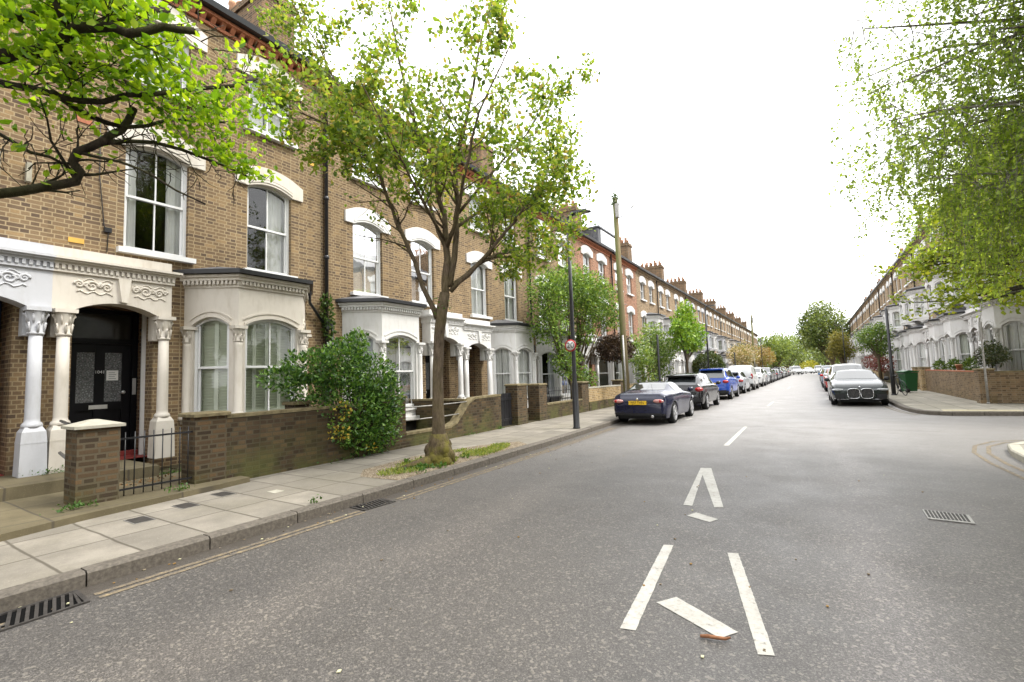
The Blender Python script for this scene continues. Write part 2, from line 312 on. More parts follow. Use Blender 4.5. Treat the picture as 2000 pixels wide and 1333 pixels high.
slab_poly('forecourt',[(-6.6,-25),(-6.77,1.3),(-6.94,1.98),(-7.12,3.5),(-7.2,3.95),(-8.78,3.95),(-8.78,-25)],.185,slabs_f)
slab_poly('front_garden',[(-7.52,3.96),(-7.52,240),(-10.3,240),(-10.3,3.96)],.13,M['soil'])
slab_poly('porch_step',[(-8.785,-25),(-8.785,2.3),(-8.785,3.4),(-10.3,3.4),(-10.3,-25)],.345,slabs_f)
slab_poly('porch_step',[(-8.8,3.405),(-8.8,3.955),(-10.3,3.955),(-10.3,3.405)],.12,M['soil'])
# right: pavement with its rounded corner at the side street
KR=[(60,18.95),(8,18.8),(4.82,18.7),(4.0,18.56),(3.3,18.45),(3.02,18.55),(2.8,18.75),(2.62,19.15),(2.5,19.8),(2.43,20.8),(2.42,22),(2.45,26),(2.45,240)]
KR=KR[::-1]
strip_block('kerb',KR,.15,-.05,.12,M['kerb'])
slab_poly('pavement',off(KR,.15)+[(60,22.2),(4.9,22.2),(4.9,240)],.115,slabs_r)
slab_poly('front_garden',[(4.92,22.22),(60,22.22),(60,240),(4.92,240)],.13,M['soil'])
def G3(p,z): return [(a,b) for a,b in p]
b=MB()
for i in range(14):
    for j in range(4):
        x0=3.45+i*.1-j*0; b.lathe([(.014,.118),(.010,.124)],3.3+i*.11,18.8+j*.11,6)
tag(b.build('tactile_paving',mat_plain('buff_tactile_slab',(.42,.37,.25),.85,.2)),kind='structure')
sheet('tactile_paving',[(3.15,18.68),(4.9,18.86),(4.9,19.35),(3.2,19.3)],.119,bpy.data.materials['buff_tactile_slab'])
KI=[(2.42,-25),(2.5,8.5),(2.57,10.16),(2.6,10.84),(2.74,11.6),(3.1,12.1),(3.9,12.45),(60,12.7)][::-1]
strip_block('kerb',KI,.15,-.05,.11,M['caps'])
slab_poly('pavement',off(KI,.15)+[(60,-25)],.105,slabs_r)
# markings: thermoplastic sheets 4 mm proud of the asphalt
t=NT('road_paint'); n1=t.noise(17,8,rough=.8); c=t.ramp(n1,(.46,(.42,.41,.375)),(.585,(.36,.345,.31)),(.66,(.13,.12,.11)))
c=t.mix(t.ramp(t.noise(3.5,5),(.4,0),(.7,.5)),c,t.mix(1.,c,(.6,.58,.55),'MULTIPLY'))
t.bump(t.noise(120,3),.4,.004); M['paint']=t.done(c,.7,.3)
t=NT('worn_yellow_paint'); c=t.ramp(t.noise(14,7,rough=.8),(.36,(.27,.21,.12)),(.47,(.18,.145,.10)),(.60,(.085,.078,.07))); M['ypaint']=t.done(c,.8,.2)
def marks(name,polys,mt,z=.004):
    b=MB()
    for p in polys:
        q=[]
        for (a,c),(d,e) in zip(p,p[1:]+p[:1]):
            n=max(1,int(math.dist((a,c),(d,e))/.03)) if name=='road_marking' else 1
            for k in range(n):
                j=.0018 if 0<k<n else 0; q.append((a+(d-a)*k/n+random.uniform(-j,j),c+(e-c)*k/n+random.uniform(-j,j)))
        b.add([(a,c,z) for a,c in q],[tuple(range(len(q)))])
    return tag(b.build(name,mt),kind='structure')
marks('road_marking',[[(-1.24,4.39),(-1.16,4.42),(-1.01,2.88),(-1.1,2.86)],[(-.72,4.44),(-.64,4.47),(-.28,2.99),(-.36,2.96)],[(-1.0,3.29),(-.9,3.43),(-.48,3.15),(-.56,3.03)],
 [(-1.62,8.05),(-1.47,8.10),(-.96,5.86),(-1.05,5.82),(-1.50,7.55),(-1.28,5.78),(-1.38,5.78)],[(-1.25,5.37),(-1.19,5.53),(-.94,5.38),(-1.0,5.24)],
 [(-1.68,14.19),(-1.6,14.21),(-1.56,10.61),(-1.66,10.58)],[(-1.72,22),(-1.62,22),(-1.62,25),(-1.72,25)],[(-1.72,40),(-1.62,40),(-1.62,44),(-1.72,44)],[(-3.55,15.7),(-3.5,16.3),(-3.4,16.3),(-3.45,15.7)]],M['paint'])
def lines(name,ln,offs,w,mt,z=.004,skip=()):
    polys=[]
    for d in offs:
        A=off(ln,d); B=off(ln,d+w)
        for i in range(len(ln)-1):
            if i in skip: continue
            polys.append([A[i],B[i],B[i+1],A[i+1]])
    return marks(name,polys,mt,z)
YL=dense([(-4.62,-12),(-4.62,.9)],1)+[(-4.62,.95)]
lines('yellow_line',YL,(-.035,.06),.055,M['ypaint'])
lines('yellow_line',dense([(-4.64,1.42),(-4.62,3.9)],.6),(-.035,.06),.055,M['ypaint'])
lines('yellow_line',dense([(-4.63,4.5),(-4.66,7),(-4.72,10),(-4.85,13)],1),(-.035,.06),.055,M['ypaint'])
YR=[(2.25,-12),(2.23,8.9),(2.18,10.05),(2.22,11.1),(2.42,12.0),(2.84,12.75),(3.5,13.15),(6,13.3),(40,13.4)]
lines('yellow_line',dense(YR,.7),(-.02,-.2),.06,M['ypaint'])
lines('yellow_line',[(2.2,22.1),(2.28,20.5),(2.38,19.4),(2.6,18.6)],(.0,-.12),.05,M['ypaint'])
0 and sheet('road_patch',[(.74,6.05),(1.4,6.0),(1.42,6.75),(.76,6.85)],.002,mat_plain('patch_asphalt',(.088,.08,.072),.8,.3,var=.25,scale=60))
sheet('road_seam',[(-5,13.9),(-1.6,14.3),(2.3,14.2),(2.3,14.24),(-1.6,14.34),(-5,13.95)],.002,mat_plain('pale_seam',(.16,.15,.14),.8,.3))
# gully grates, cover plates
M['iron']=mat_plain('cast_iron',(.055,.05,.046),.55,.4,.3,var=.4,scale=20)
M['steel']=mat_plain('worn_cover_steel',(.28,.27,.25),.45,.5,.5,var=.3,scale=18)
M['hole']=mat_plain('gully_void',(.004,.004,.004),.9,.1)
def grate(c0,c1,c2,label,group='gully grates along the kerb'):
    # c0 origin corner, c1 along the street, c2 across
    O=Vector(c0); a=Vector(c1)-O; b_=Vector(c2)-O; th=thing('gully_grate',label,'drain grate',(O.x,O.y,0),0,group)
    def q(u,v): return a*u+b_*v
    f=MB()
    for (u0,u1,v0,v1) in ((0,1,0,.07),(0,1,.93,1),(0,.06,.07,.93),(.94,1,.07,.93)):
        f.pz([q(u0,v0),q(u1,v0),q(u1,v1),q(u0,v1)],.001,.012)
    n=9
    for k in range(n):
        u=.06+.88*(k+.25)/n; s=.12
        f.pz([q(u,.07),q(u+.045,.07),q(min(.95,u+.045+s),.93),q(min(.93,u+s),.93)],.001,.010)
    f.build('frame',M['iron'],th)
    h=MB(); h.add([(*q(0,0),.0005),(*q(1,0),.0005),(*q(1,1),.0005),(*q(0,1),.0005)],[(0,1,2,3)]); h.build('gully_void',M['hole'],th)
grate((-4.58,.88),(-4.6,1.36),(-4.93,.9),'cast iron drain grate in the gutter at the near left corner')
grate((-4.66,3.93),(-4.62,4.4),(-4.95,3.95),'cast iron drain grate in the gutter before the tree with the mossy root')
th=thing('inspection_cover','rectangular patterned steel cover in the right lane','manhole cover',(1.04,6.42,0))
P4=[Vector(p)-Vector((1.04,6.42)) for p in ((.87,6.62),(1.22,6.56),(1.2,6.24),(.86,6.26))]
b=MB(); b.pz(P4,.003,.012); b.build('frame',M['steel'],th)
b=MB()
for i in range(11):
    for j in range(8):
        p=P4[0].lerp(P4[1],(i+.7)/12).lerp(P4[3].lerp(P4[2],(i+.7)/12),(j+.8)/9.2); b.box(p.x-.010,p.x+.010,p.y-.009,p.y+.009,.012,.016)
b.build('raised_studs',M['iron'],th)
for i,(p,l) in enumerate([((-6.35,2.28),'dark grey utility cover in the slabs nearest the brick gate pillar'),((-6.55,2.82),'dark grey utility cover plate between two others in the pavement'),((-6.75,3.35),'dark grey utility cover plate by the foot of the second gate pillar')]):
    b=MB(); b.box(-.15,.15,-.1,.1,0,.003); b.box(-.135,.135,-.085,.085,.003,.005,1)
    tag(b.build('cover_plate',[M['steel'],M['iron']],loc=(p[0],p[1],.116)),l,'cover plate','utility cover plates in the pavement')
b=MB(); b.box(-.09,.09,-.07,.07,0,.004); tag(b.build('cover_plate',M['caps'],loc=(-6.2,3.75,.116)),'small whitish square plate set in the pavement slabs','cover plate')
b=MB(); pts=[(0.,0,.012),(.04,.012,.016),(.09,.012,.02),(.13,.03,.016),(.155,.05,.02)]; b.tube(pts,[.008,.011,.010,.009,.006],7)
tag(b.build('stick',mat_plain('bark_piece',(.22,.10,.05),.8,.2,var=.3,scale=30),loc=(-.66,2.98,.002)),'short curved brown stick lying by the white markings','stick')
random.seed(8); b=MB()
for k in range(170):
    x=random.uniform(-4.95,2.2); y=random.uniform(1,13)*random.random()**.3; s=random.uniform(.005,.013); a=random.uniform(0,6.3)
    if random.random()<.55: x=-4.95+random.random()**2*.35
    b.pz([(x+s*math.cos(a+k_),y+s*1.3*math.sin(a+k_)) for k_ in (0,1.7,3.1,4.6)],.004,.006+s*.3,random.choice((0,0,1,2)))
tag(b.build('gutter_litter',[M['gravel'],mat_plain('dry_leaf',(.25,.15,.05),.8,.2),mat_plain('pale_petal',(.5,.48,.3),.8,.2)]),kind='stuff')
# ---------------------------------------------------------------- terraced houses (x out to the street, y along it)
HW=5.02
def frame_of(P,Q,s):
    "matrix taking (out, along, up) of a wall piece P->Q into house space"
    P=Vector((P[0],P[1]*s)); Q=Vector((Q[0],Q[1]*s)); a=(Q-P).normalized(); o=Vector((a.y,-a.x))
    if o.x<-1e-6 or (abs(o.x)<1e-6): o=-o if o.x<0 else o
    m=Matrix(((o.x,a.x,0,P.x),(o.y,a.y,0,P.y),(0,0,1,0),(0,0,0,1))); return m,(Q-P).length
def capital(b,x,y,z0,z1,r,m=0,n=12):
    h=z1-z0
    b.lathe([(r*1.02,z0-.02),(r*1.18,z0),(r*1.18,z0+.02),(r*.98,z0+.03),(r*1.0,z0+h*.45),(r*1.35,z0+h*.75),(r*1.5,z1-.05)],x,y,n,m)
    b.box(x-r*1.6,x+r*1.6,y-r*1.6,y+r*1.6,z1-.06,z1,m)
    for k in range(12):
        a=k*PI/6; up=k%2; e=r*(.34 if k%3==0 else .25); zc=z0+h*(.70 if up else .34); r1=r*1.08; r2=r*(1.55 if k%3==0 else 1.3)
        ca,sa=math.cos(a),math.sin(a)
        b.tube([(x+r1*ca,y+r1*sa,zc-h*.30),(x+r1*1.06*ca,y+r1*1.06*sa,zc-h*.08),(x+r2*.97*ca,y+r2*.97*sa,zc+h*.10),(x+r2*1.05*ca,y+r2*1.05*sa,zc+h*.04),(x+r2*.98*ca,y+r2*.98*sa,zc-h*.02)],[e*.55,e*.8,e*.62,e*.45,e*.2],5,m)
def column(mats,parent,x,y,z0,zc,zt,r,ped=None,name='column'):
    b=MB()
    if ped:
        w,h=ped
        b.pz([(x-w,y-w),(x+w,y-w),(x+w,y+w),(x-w,y+w)],z0,z0+h*.66,0,.94,(x,y)); w*=.94
        b.pz([(x-w*1.02,y-w*1.02),(x+w*1.02,y-w*1.02),(x+w*1.02,y+w*1.02),(x-w*1.02,y+w*1.02)],z0+h*.66,z0+h*.69,0)
        b.pz([(x-w,y-w),(x+w,y-w),(x+w,y+w),(x-w,y+w)],z0+h*.69,z0+h*.9,0,.93,(x,y))
        b.pz([(x-w*.93,y-w*.93),(x+w*.93,y-w*.93),(x+w*.93,y+w*.93),(x-w*.93,y+w*.93)],z0+h*.9,z0+h,0,.72,(x,y)); z0+=h
    b.lathe([(r*1.35,z0-.01),(r*1.42,z0+.02),(r*1.3,z0+.05),(r*1.05,z0+.07),(r*1.0,z0+.12),(r*.98,(z0+zc)/2),(r*.9,zc)],x,y,18)
    capital(b,x,y,zc,zt,r)
    return b.build(name,mats,parent)
def sash(T,par,hu,u,z0,w,zs,rise,v=-.12,bar=True,name='window',cur=None,M_=None):
    "sash window: frame part with pane, curtain, sill sub-parts. T: MB matrix"
    h=w/2; b=MB(T); f=.05
    for a,c in ((u-h,u-h+f),(u+h-f,u+h)): b.box(v-.06,v+.04,a,c,z0,zs+.02)
    b.box(v-.06,v+.05,u-h,u+h,z0,z0+.07)
    b.arch(u-h,u+h,zs-.05,rise,zs+rise+.04,v-.05,v+.03)
    zm=z0+(zs+rise-z0)*.5
    b.box(v-.05,v+.02,u-h,u+h,zm-.022,zm+.022)
    for a,c in ((u-h+f,u-h+f+.035),(u+h-f-.035,u+h-f)):
        b.box(v-.05,v-.02,a,c,z0+.07,zm); b.box(v-.015,v+.012,a,c,zm,zs)
    if bar: b.box(v-.05,v-.015,u-.012,u+.012,z0+.07,zm); b.box(v-.015,v+.01,u-.012,u+.012,zm,zs+rise-.04)
    W_=b.build(name,M['frame'],par)
    g=MB(T); g.add([(v-.03,u-h+f,z0+.07),(v-.03,u+h-f,z0+.07),(v-.03,u+h-f,zm),(v-.03,u-h+f,zm)],[(0,1,2,3)])
    n=8; top=[(u+h-f-(w-2*f)*k/n, zs-.05+rise*(1-(1-2*k/n)**2)) for k in range(n+1)]
    g.add([(v,u-h+f,zm),(v,u+h-f,zm)]+[(v,a,c) for a,c in top],[tuple(range(n+3))]); g.build('pane',M['glass'],W_)
    if cur:
        style,mt=cur; c=MB(T)
        def drape(a,d,z1,z2,amp=.03,q=9,taper=0.):
            k=max(6,int((d-a)*q*4)); P_=[]
            for i in range(k+1):
                t_=i/k; y_=a+(d-a)*t_; P_.append((y_,v-.12+amp*math.sin(t_*(d-a)*q*6.28+a*7)))
            c.add([(x_,y_,z1) for y_,x_ in P_]+[(x_-.01,(y_-taper*(y_-a)),z2) for y_,x_ in P_],[(i,i+1,k+2+i,k+1+i) for i in range(k)],0,True)
        if style=='full': drape(u-h+.01,u-.02,z0,zs+rise); drape(u+.0,u+h-.01,z0,zs+rise)
        if style=='low': drape(u-h+.01,u+h-.01,z0,zm,.015,14)
        if style=='sides':
            drape(u-h+.02,u-h+.2*w+.04,z0,zs+rise,.035,10); drape(u+h-.28*w,u+h-.02,z0,zs+rise,.035,10)
        if style=='left': drape(u-h+.02,u-h*.05,z0,zs+rise,.03,9)
        if style=='right': drape(u+h*.1,u+h-.02,z0,zs+rise,.03,9)
        if style in('shutter','blind'):
            if style=='shutter': c.box(v-.16,v-.152,u-h+.03,u+h-.03,z0,zs+rise)
            pw=(w-.06)/(4 if bar else 2) if style=='shutter' else w-.08; k=int(round((w-.06)/pw)); st=.055
            for i in range(k):
                a=u-h+.03+i*pw
                if style=='shutter':
                    c.box(v-.13,v-.10,a,a+.035,z0,zs+rise); c.box(v-.13,v-.10,a+pw-.035,a+pw-.003,z0,zs+rise)
                    for zz in (z0+.05,zm-.03,zs+rise-.1): c.box(v-.13,v-.10,a+.035,a+pw-.035,zz,zz+.06)
                z_=z0+.1
                while z_<zs+rise-.05:
                    c.add([(v-.145,a+.03,z_),(v-.145,a+pw-.03,z_),(v-.10,a+pw-.03,z_+st*(.62 if style=='blind' else .8)),(v-.10,a+.03,z_+st*(.62 if style=='blind' else .8))],[(0,1,2,3)]); z_+=st
        c.build({'shutter':'shutters','blind':'blind'}.get(style,'curtain'),mt,W_)
    return W_
def lintel(par,T,u,w,zs,rise,hw,zsh,zcr,mt):
    b=MB(T); n=16; h=w/2
    xs=sorted(set([-hw,-h,h,hw]+[-h+w*k/n for k in range(1,n)]))
    lo=lambda a: zs+(rise*(1-(a/h)**2) if abs(a)<=h else 0)
    up=lambda a: zsh+(zcr-zsh)*(1-(a/hw)**2)
    for a,c in zip(xs,xs[1:]):
        la,lc=(lo(a),lo(c)) if abs(a+c)/2<h else (zs,zs)
        b.add([(-.1,u+a,la),(-.1,u+c,lc),(-.1,u+c,up(c)),(-.1,u+a,up(a)),(.055,u+a,la),(.055,u+c,lc),(.055,u+c,up(c)),(.055,u+a,up(a))],[(0,3,2,1),(4,5,6,7),(0,1,5,4),(3,7,6,2)])
        if abs(a+c)/2<h:
            for o1,o2,d in ((.05,.10,.07),(.12,.15,.062)): b.add([(.055,u+a,la+o1),(.055,u+c,lc+o1),(.055,u+c,lc+o2),(.055,u+a,la+o2),(d,u+a,la+o1),(d,u+c,lc+o1),(d,u+c,lc+o2),(d,u+a,la+o2)],[(4,5,6,7),(0,1,5,4),(3,7,6,2)])
    for e in (-hw,hw): b.box(-.1,.055,u+e-.001,u+e+.001,zs,up(e))
    return b.build('lintel',mt,par)
def sill(par,T,u,w,z,mt,d=.12): return MB(T).box(-.12,d,u-w/2-.1,u+w/2+.1,z-.09,z).build('sill',mt,par)
def bay(th,s,T,u,zg,zsill,zs,rise,ztop,proj,hw,fw,mt,cur,name='bay_window',cols=True,roofm=None):
    "canted bay: white shell with openings, columns, sashes, cornice, gutter and lead roof"
    pl=lambda d:[(-.02,u-hw-d),(proj+d,u-fw-d*.5),(proj+d,u+fw+d*.5),(-.02,u+hw+d)]
    P=[(0,u-hw),(proj,u-fw),(proj,u+fw),(0,u+hw)]; sh=MB(T); th_=.16
    root=None; wins=[]
    for i in range(3):
        m_,L=frame_of(P[i],P[i+1],1); e=.13 if i==1 else .17
        sub=MB(T@m_)
        sub.box(-th_,0,0,e,zsill,ztop).box(-th_,0,L-e,L,zsill,ztop).box(-th_,0,0,L,zg,zsill)
        sub.arch(e,L-e,zs,rise,ztop,-th_,0.); sub.band(e-.02,L-e+.02,zs,rise,.05,.0,0,.03); sub.band(e-.05,L-e+.05,zs+.10,rise,.03,.0,0,.022)
        sh.v_=0; b0=len(sh.v); sh.v+=sub.v; sh.f+=[tuple(k+b0 for k in f) for f in sub.f]; sh.mi+=sub.mi; sh.sm+=sub.sm
        wins.append((T@m_,L,e))
    q=pl(.05); sh.pz(q,zsill-.09,zsill)
    h=ztop; sh.pz(pl(.03),h,h+.05); sh.pz(pl(.10),h+.13,h+.19); sh.pz(pl(.14),h+.19,h+.24); sh.pz(pl(.045),h+.05,h+.13)
    for i in range(3):
        m_,L=frame_of(P[i],P[i+1],1); d=MB(T@m_); k=int(L/.075)
        for j in range(k): d.box(.05,.085,L*(j+.2)/k,L*(j+.75)/k,h+.055,h+.125)
        b0=len(sh.v); sh.v+=d.v; sh.f+=[tuple(q_+b0 for q_ in f) for f in d.f]; sh.mi+=d.mi; sh.sm+=d.sm
    root=sh.build(name,mt,th)
    for i,(m_,L,e) in enumerate(wins):
        sash(m_,root,0,L/2,zsill,L-2*e,zs,rise,-.1,i==1,'window_sash',cur)
    g=MB(T); g.pz(pl(.22),h+.25,h+.33); g.build('gutter',M['black'],root)
    rf=MB(T); A=pl(.2); B=[(-.02,u-hw*.55),(proj*.25,u-fw*.55),(proj*.25,u+fw*.55),(-.02,u+hw*.55)]; z0,z1=h+.33,h+.33+.2
    rf.add([(a,b_,z0) for a,b_ in A]+[(a,b_,z1) for a,b_ in B],[(0,1,5,4),(1,2,6,5),(2,3,7,6),(4,5,6,7)])
    rf.build('bay_roof',roofm or M['slate'],root)
    if cols:
        for (a,b_) in ((.03,u-hw+.05),(proj+.0,u-fw),(proj+.0,u+fw),(.03,u+hw-.05)):
            x=MB(T); r=.075; x.lathe([(r*1.8,zsill-.02),(r*1.8,zsill+.03),(r*1.3,zsill+.09),(r,zsill+.12),(r,zs-.4),(r,zs-.32)],a,b_,10); capital(x,a,b_,zs-.32,zs-.02,r,n=10)
            x.build('column',mt,root)
    return root
def scroll(b,cu,cz,r,x,turn=1,ph=0.,n=26,w=.02):
    p=[(x,cu+turn*r*(1-k/n*.82)*math.cos(ph+k/n*9.4),cz+r*(1-k/n*.82)*math.sin(ph+k/n*9.4)) for k in range(n+1)]
    b.tube(p,[w*(1.1-.5*k/n) for k in range(n+1)],5)
def text_obj(name,txt,size,mt,parent,mat4,ext=.002):
    cu=bpy.data.curves.new(name,'FONT'); cu.body=txt; cu.size=size; cu.extrude=ext; cu.align_x='CENTER'; cu.align_y='CENTER'; cu.resolution_u=3
    o=bpy.data.objects.new(name+'_tmp',cu); COL.objects.link(o); bpy.context.view_layer.update()
    me=bpy.data.meshes.new_from_object(o); bpy.data.objects.remove(o); me.materials.clear(); me.materials.append(mt); me.transform(mat4); me.name=name
    q=bpy.data.objects.new(name,me); COL.objects.link(q); q.parent=parent; return q
def house(s,label,y,X=-10.1,rot=0.,brick='brick',trim='stucco',kind='A',door='doorblack',cur=None,first=False,group=None,sz=1.,cornice='terra',name='terraced_house'):
    th=thing(name,label,'house',(X,y,0),rot,group); th.scale=(1,1,sz)
    T=Matrix.Translation((0,-s*HW/2,0))@Matrix.Diagonal((1,s,1,1)); TR=M[trim]; cur=cur or {}
    ZE=9.0
    # --- wall with its openings
    holes=[(.34,1.46,.13,3.0),(2.02,4.46,.95,3.3)]
    WU=(1.49,3.65); wins=[]
    for i,u in enumerate(WU):
        if not(kind=='B' and i==1): holes.append((u-.51,u+.51,4.03,6.03)); wins.append((u,4.03,5.9,.13,'first',i))
        else: holes.append((2.1,4.4,4.3,6.0))
        holes.append((u-.5,u+.5,7.2,8.52)); wins.append((u,7.2,8.4,.12,'second',i))
    us=sorted(set([0,HW]+[h for q in holes for h in q[:2]])); zs_=sorted(set([0,ZE]+[h for q in holes for h in q[2:]]))
    b=MB(T); mi=lambda z:0
    for a,c in zip(us,us[1:]):
        for d,e in zip(zs_,zs_[1:]):
            mu,mz=(a+c)/2,(d+e)/2
            if any(q[0]<mu<q[1] and q[2]<mz<q[3] for q in holes): continue
            b.add([(0,a,d),(0,c,d),(0,c,e),(0,a,e)],[(0,1,2,3)])
    for (a,c,d,e) in holes: b.add([(0,a,d),(0,c,d),(0,c,e),(0,a,e),(-.3,a,d),(-.3,c,d),(-.3,c,e),(-.3,a,e)],[(0,4,5,1),(1,5,6,2),(2,6,7,3),(3,7,4,0)])
    # dark rooms behind, party and back walls
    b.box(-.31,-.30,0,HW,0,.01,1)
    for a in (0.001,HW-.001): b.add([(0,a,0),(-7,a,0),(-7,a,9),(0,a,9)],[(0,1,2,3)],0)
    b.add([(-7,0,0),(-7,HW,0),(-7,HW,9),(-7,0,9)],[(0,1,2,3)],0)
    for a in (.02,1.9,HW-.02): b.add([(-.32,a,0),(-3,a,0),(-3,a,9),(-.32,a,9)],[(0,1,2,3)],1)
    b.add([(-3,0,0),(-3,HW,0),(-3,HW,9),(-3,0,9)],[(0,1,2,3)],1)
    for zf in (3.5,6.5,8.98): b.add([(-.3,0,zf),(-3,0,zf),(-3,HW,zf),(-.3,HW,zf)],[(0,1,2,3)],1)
    # entrance recess lined in brick
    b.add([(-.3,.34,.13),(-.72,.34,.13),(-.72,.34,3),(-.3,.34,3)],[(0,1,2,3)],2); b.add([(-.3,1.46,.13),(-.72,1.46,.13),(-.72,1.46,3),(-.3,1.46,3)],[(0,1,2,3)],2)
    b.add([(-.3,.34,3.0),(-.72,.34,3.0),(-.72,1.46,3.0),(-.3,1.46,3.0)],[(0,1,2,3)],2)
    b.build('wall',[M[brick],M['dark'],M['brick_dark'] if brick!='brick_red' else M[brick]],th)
    # eaves course
    e=MB(T); e.box(-.02,.05,0,HW,ZE,ZE+.07)
    k=int(HW/.19)
    for j in range(k):
        y0=HW*j/k; e.py([(0,ZE+.07),(.06,ZE+.07),(.15,ZE+.17),(0,ZE+.17)],y0,y0+.09)
    e.box(-.02,.18,0,HW,ZE+.17,ZE+.24); e.build('eaves_course',M[cornice],th)
    g=MB(T); g.py([(.18,ZE+.25),(.32,ZE+.25),(.35,ZE+.36),(.18,ZE+.36)],0,HW); g.box(-.05,.18,0,HW,ZE+.241,ZE+.33); g.build('gutter',M['black'],th)
    rf=MB(T); zr=ZE+2.7; rf.add([(.33,0,ZE+.37),(.33,HW,ZE+.37),(-4.2,HW,zr),(-4.2,0,zr),(-8.4,0,ZE+.37),(-8.4,HW,ZE+.37)],[(0,1,2,3),(3,2,5,4)])
    rf.add([(.33,.001,ZE+.37),(-4.2,.001,zr),(-8.4,.001,ZE+.37)],[(0,1,2)]); rf.add([(.33,HW-.001,ZE+.37),(-4.2,HW-.001,zr),(-8.4,HW-.001,ZE+.37)],[(0,1,2)])
    ro=rf.build('roof',M['slate'],th)
    if s>0:
        c=MB(T); c.box(-1.9,-4.3,HW-.5,HW+.45,ZE+.5,12.25); c.box(-1.84,-4.36,HW-.56,HW+.51,12.25,12.36); c.box(-1.88,-4.32,HW-.52,HW+.47,12.361,12.5); ch=c.build('chimney',M['brick_dark'],ro)
        random.seed(int(y*10)); p=MB(T)
        for j in range(5):
            for yy in (HW-.25,HW+.2):
                hh=random.choice((.25,.35,.45,.6)); p.lathe([(.13,12.5),(.10,12.5+hh*.8),(.13,12.5+hh*.85),(.11,12.5+hh)],-2.15-j*.45,yy,8)
        p.build('chimney_pots',M['terrapot'],ro)
    # --- upper windows
    for (u,z0,zz,ri,fl,i) in wins:
        st=cur.get(fl,('full',M['curtain'])); st=st[i] if isinstance(st,list) else st
        w=sash(T,th,0,u,z0,1.02 if fl=='first' else 1.0,zz,ri,-.13,True,'window',st)
        top=(6.18,6.4) if fl=='first' else (8.72,8.94)
        lintel(w,T,u,1.02 if fl=='first' else 1.0,zz-.02,ri,.78,top[0],top[1],TR); sill(w,T,u,1.02,z0,M['frame'])
    # --- ground bay
    gb=cur.get('bay',('full',M['curtaing']))
    bay(th,s,T,3.24,.1,.95,2.72,.16,3.45,.8,1.28,.68,TR,gb)
    if kind=='B':
        bb=bay(th,s,T,3.24,4.2,4.42,5.55,.13,5.85,.72,1.22,.62,TR,cur.get('bay1',('full',M['curtain'])),'upper_bay_window',cols=False)
        for uu in (2.35,2.85,3.63,4.13):
            cb=MB(T); cb.py([(0,3.85),(.12,3.85),(.45,4.2),(0,4.2)],uu-.08,uu+.08); cb.lathe([(.04,3.8),(.09,3.9),(.05,3.98)],.14,uu,8); cb.build('corbel',TR,bb)
    # --- porch
    po=MB(T)
    po.arch(.27,1.38,2.83,.15,3.4,.02,.36); po.box(.02,.36,.0,.27,2.82,3.4); po.box(.02,.36,1.38,1.6,2.82,3.4)
    po.arch(.27,1.38,2.86,.15,3.38,.36,.375,n=10) if False else None
    E_=1.66 if kind=='A' else HW
    for (d,z0,z1,du) in ((.40,3.4,3.44,.03),(.41,3.52,3.56,.04),(.46,3.56,3.59,.08),(.50,3.59,3.63,.12)): po.box(.0,d,0,(E_+du-.06) if kind=='A' else HW,z0,z1)
    po.box(0,.38,0,E_-.03 if kind=='A' else HW,3.44,3.52)
    for j in range(int(E_/.075)): po.box(.38,.42,j*.075+.01,j*.075+.05,3.445,3.515)
    po.box(0,.34,0,E_-.06 if kind=='A' else HW,3.63,3.80)
    po.add([(.36,.80,3.40),(.36,.98,3.40),(.36,.95,3.02),(.36,.83,3.02),(.41,.80,3.40),(.41,.98,3.40),(.43,.93,3.0),(.43,.85,3.0)],[(4,5,6,7),(0,4,7,3),(1,2,6,5),(3,7,6,2)])
    P_=po.build('porch',TR,th)
    for side in (0,1):
        sc=MB(T)
        for (cu_,r_,t_) in (((.47,.09,1),(.66,.07,-1),(.31,.06,-1),(.575,.04,1),(.39,.035,1)) if not side else ((1.20,.09,-1),(1.40,.07,1),(1.06,.055,1),(1.3,.035,-1),(1.49,.035,1))): scroll(sc,cu_,3.2+(.02 if r_>.06 else .04),r_,.365,t_)
        (a,c,zz)=((.28,.74,3.32),(1.04,1.5,3.32))[side]; sc.tube([(.365,a+(c-a)*k/10,zz-.03*math.sin(k*1.3)) for k in range(11)],.011,5)
        sc.tube([(.365,a+(c-a)*k/10,3.12+.025*math.sin(k*1.7)) for k in range(11)],.012,5)
        sc.build('scroll_carving',TR,P_)
    for uu,w_ in ((.155,.135),(1.5,.15)):
        column(TR,P_,.33,uu,.345,2.42,2.82,.085,(.15,.7)); MB(T)
        q=MB(T); q.box(.01,.2,uu-.12,uu+.12,2.4,2.819); q.build('bracket',TR,P_)
    for o in P_.children:
        if o.name.startswith('column'):    # columns are built in plain axes: move them into this house's frame
            o.data.transform(T)
    # --- door
    v=-.66; d=MB(T); D=M[door]
    d.box(v-.06,v-.0,.35,1.45,.36,3.0); 
    for a,c in ((.35,.44),(1.36,1.45)): d.box(v,v+.05,a,c,.36,3.0)
    d.box(v,v+.05,.44,1.36,2.38,2.46); d.box(v,v+.05,.44,1.36,2.93,3.0)
    for a,c in ((.47,.58),(.83,.97),(1.22,1.33)): d.box(v,v+.03,a,c,.4,2.34)
    for a,c in ((.4,.55),(1.2,1.34),(2.22,2.34)): d.box(v,v+.028,.47,1.33,a,c)
    dr=d.build('door',D,th)
    q=MB(T); 
    for a,c in ((.58,.83),(.97,1.22)): q.box(v,v+.012,a,c,1.34,2.22)
    q.build('door_glass',M['lace'],dr)
    q=MB(T); q.box(v,v+.015,.47,1.33,2.47,2.92); q.build('fanlight',M['doorgrey'] if door=='doorgrey' else mat_fan,dr)
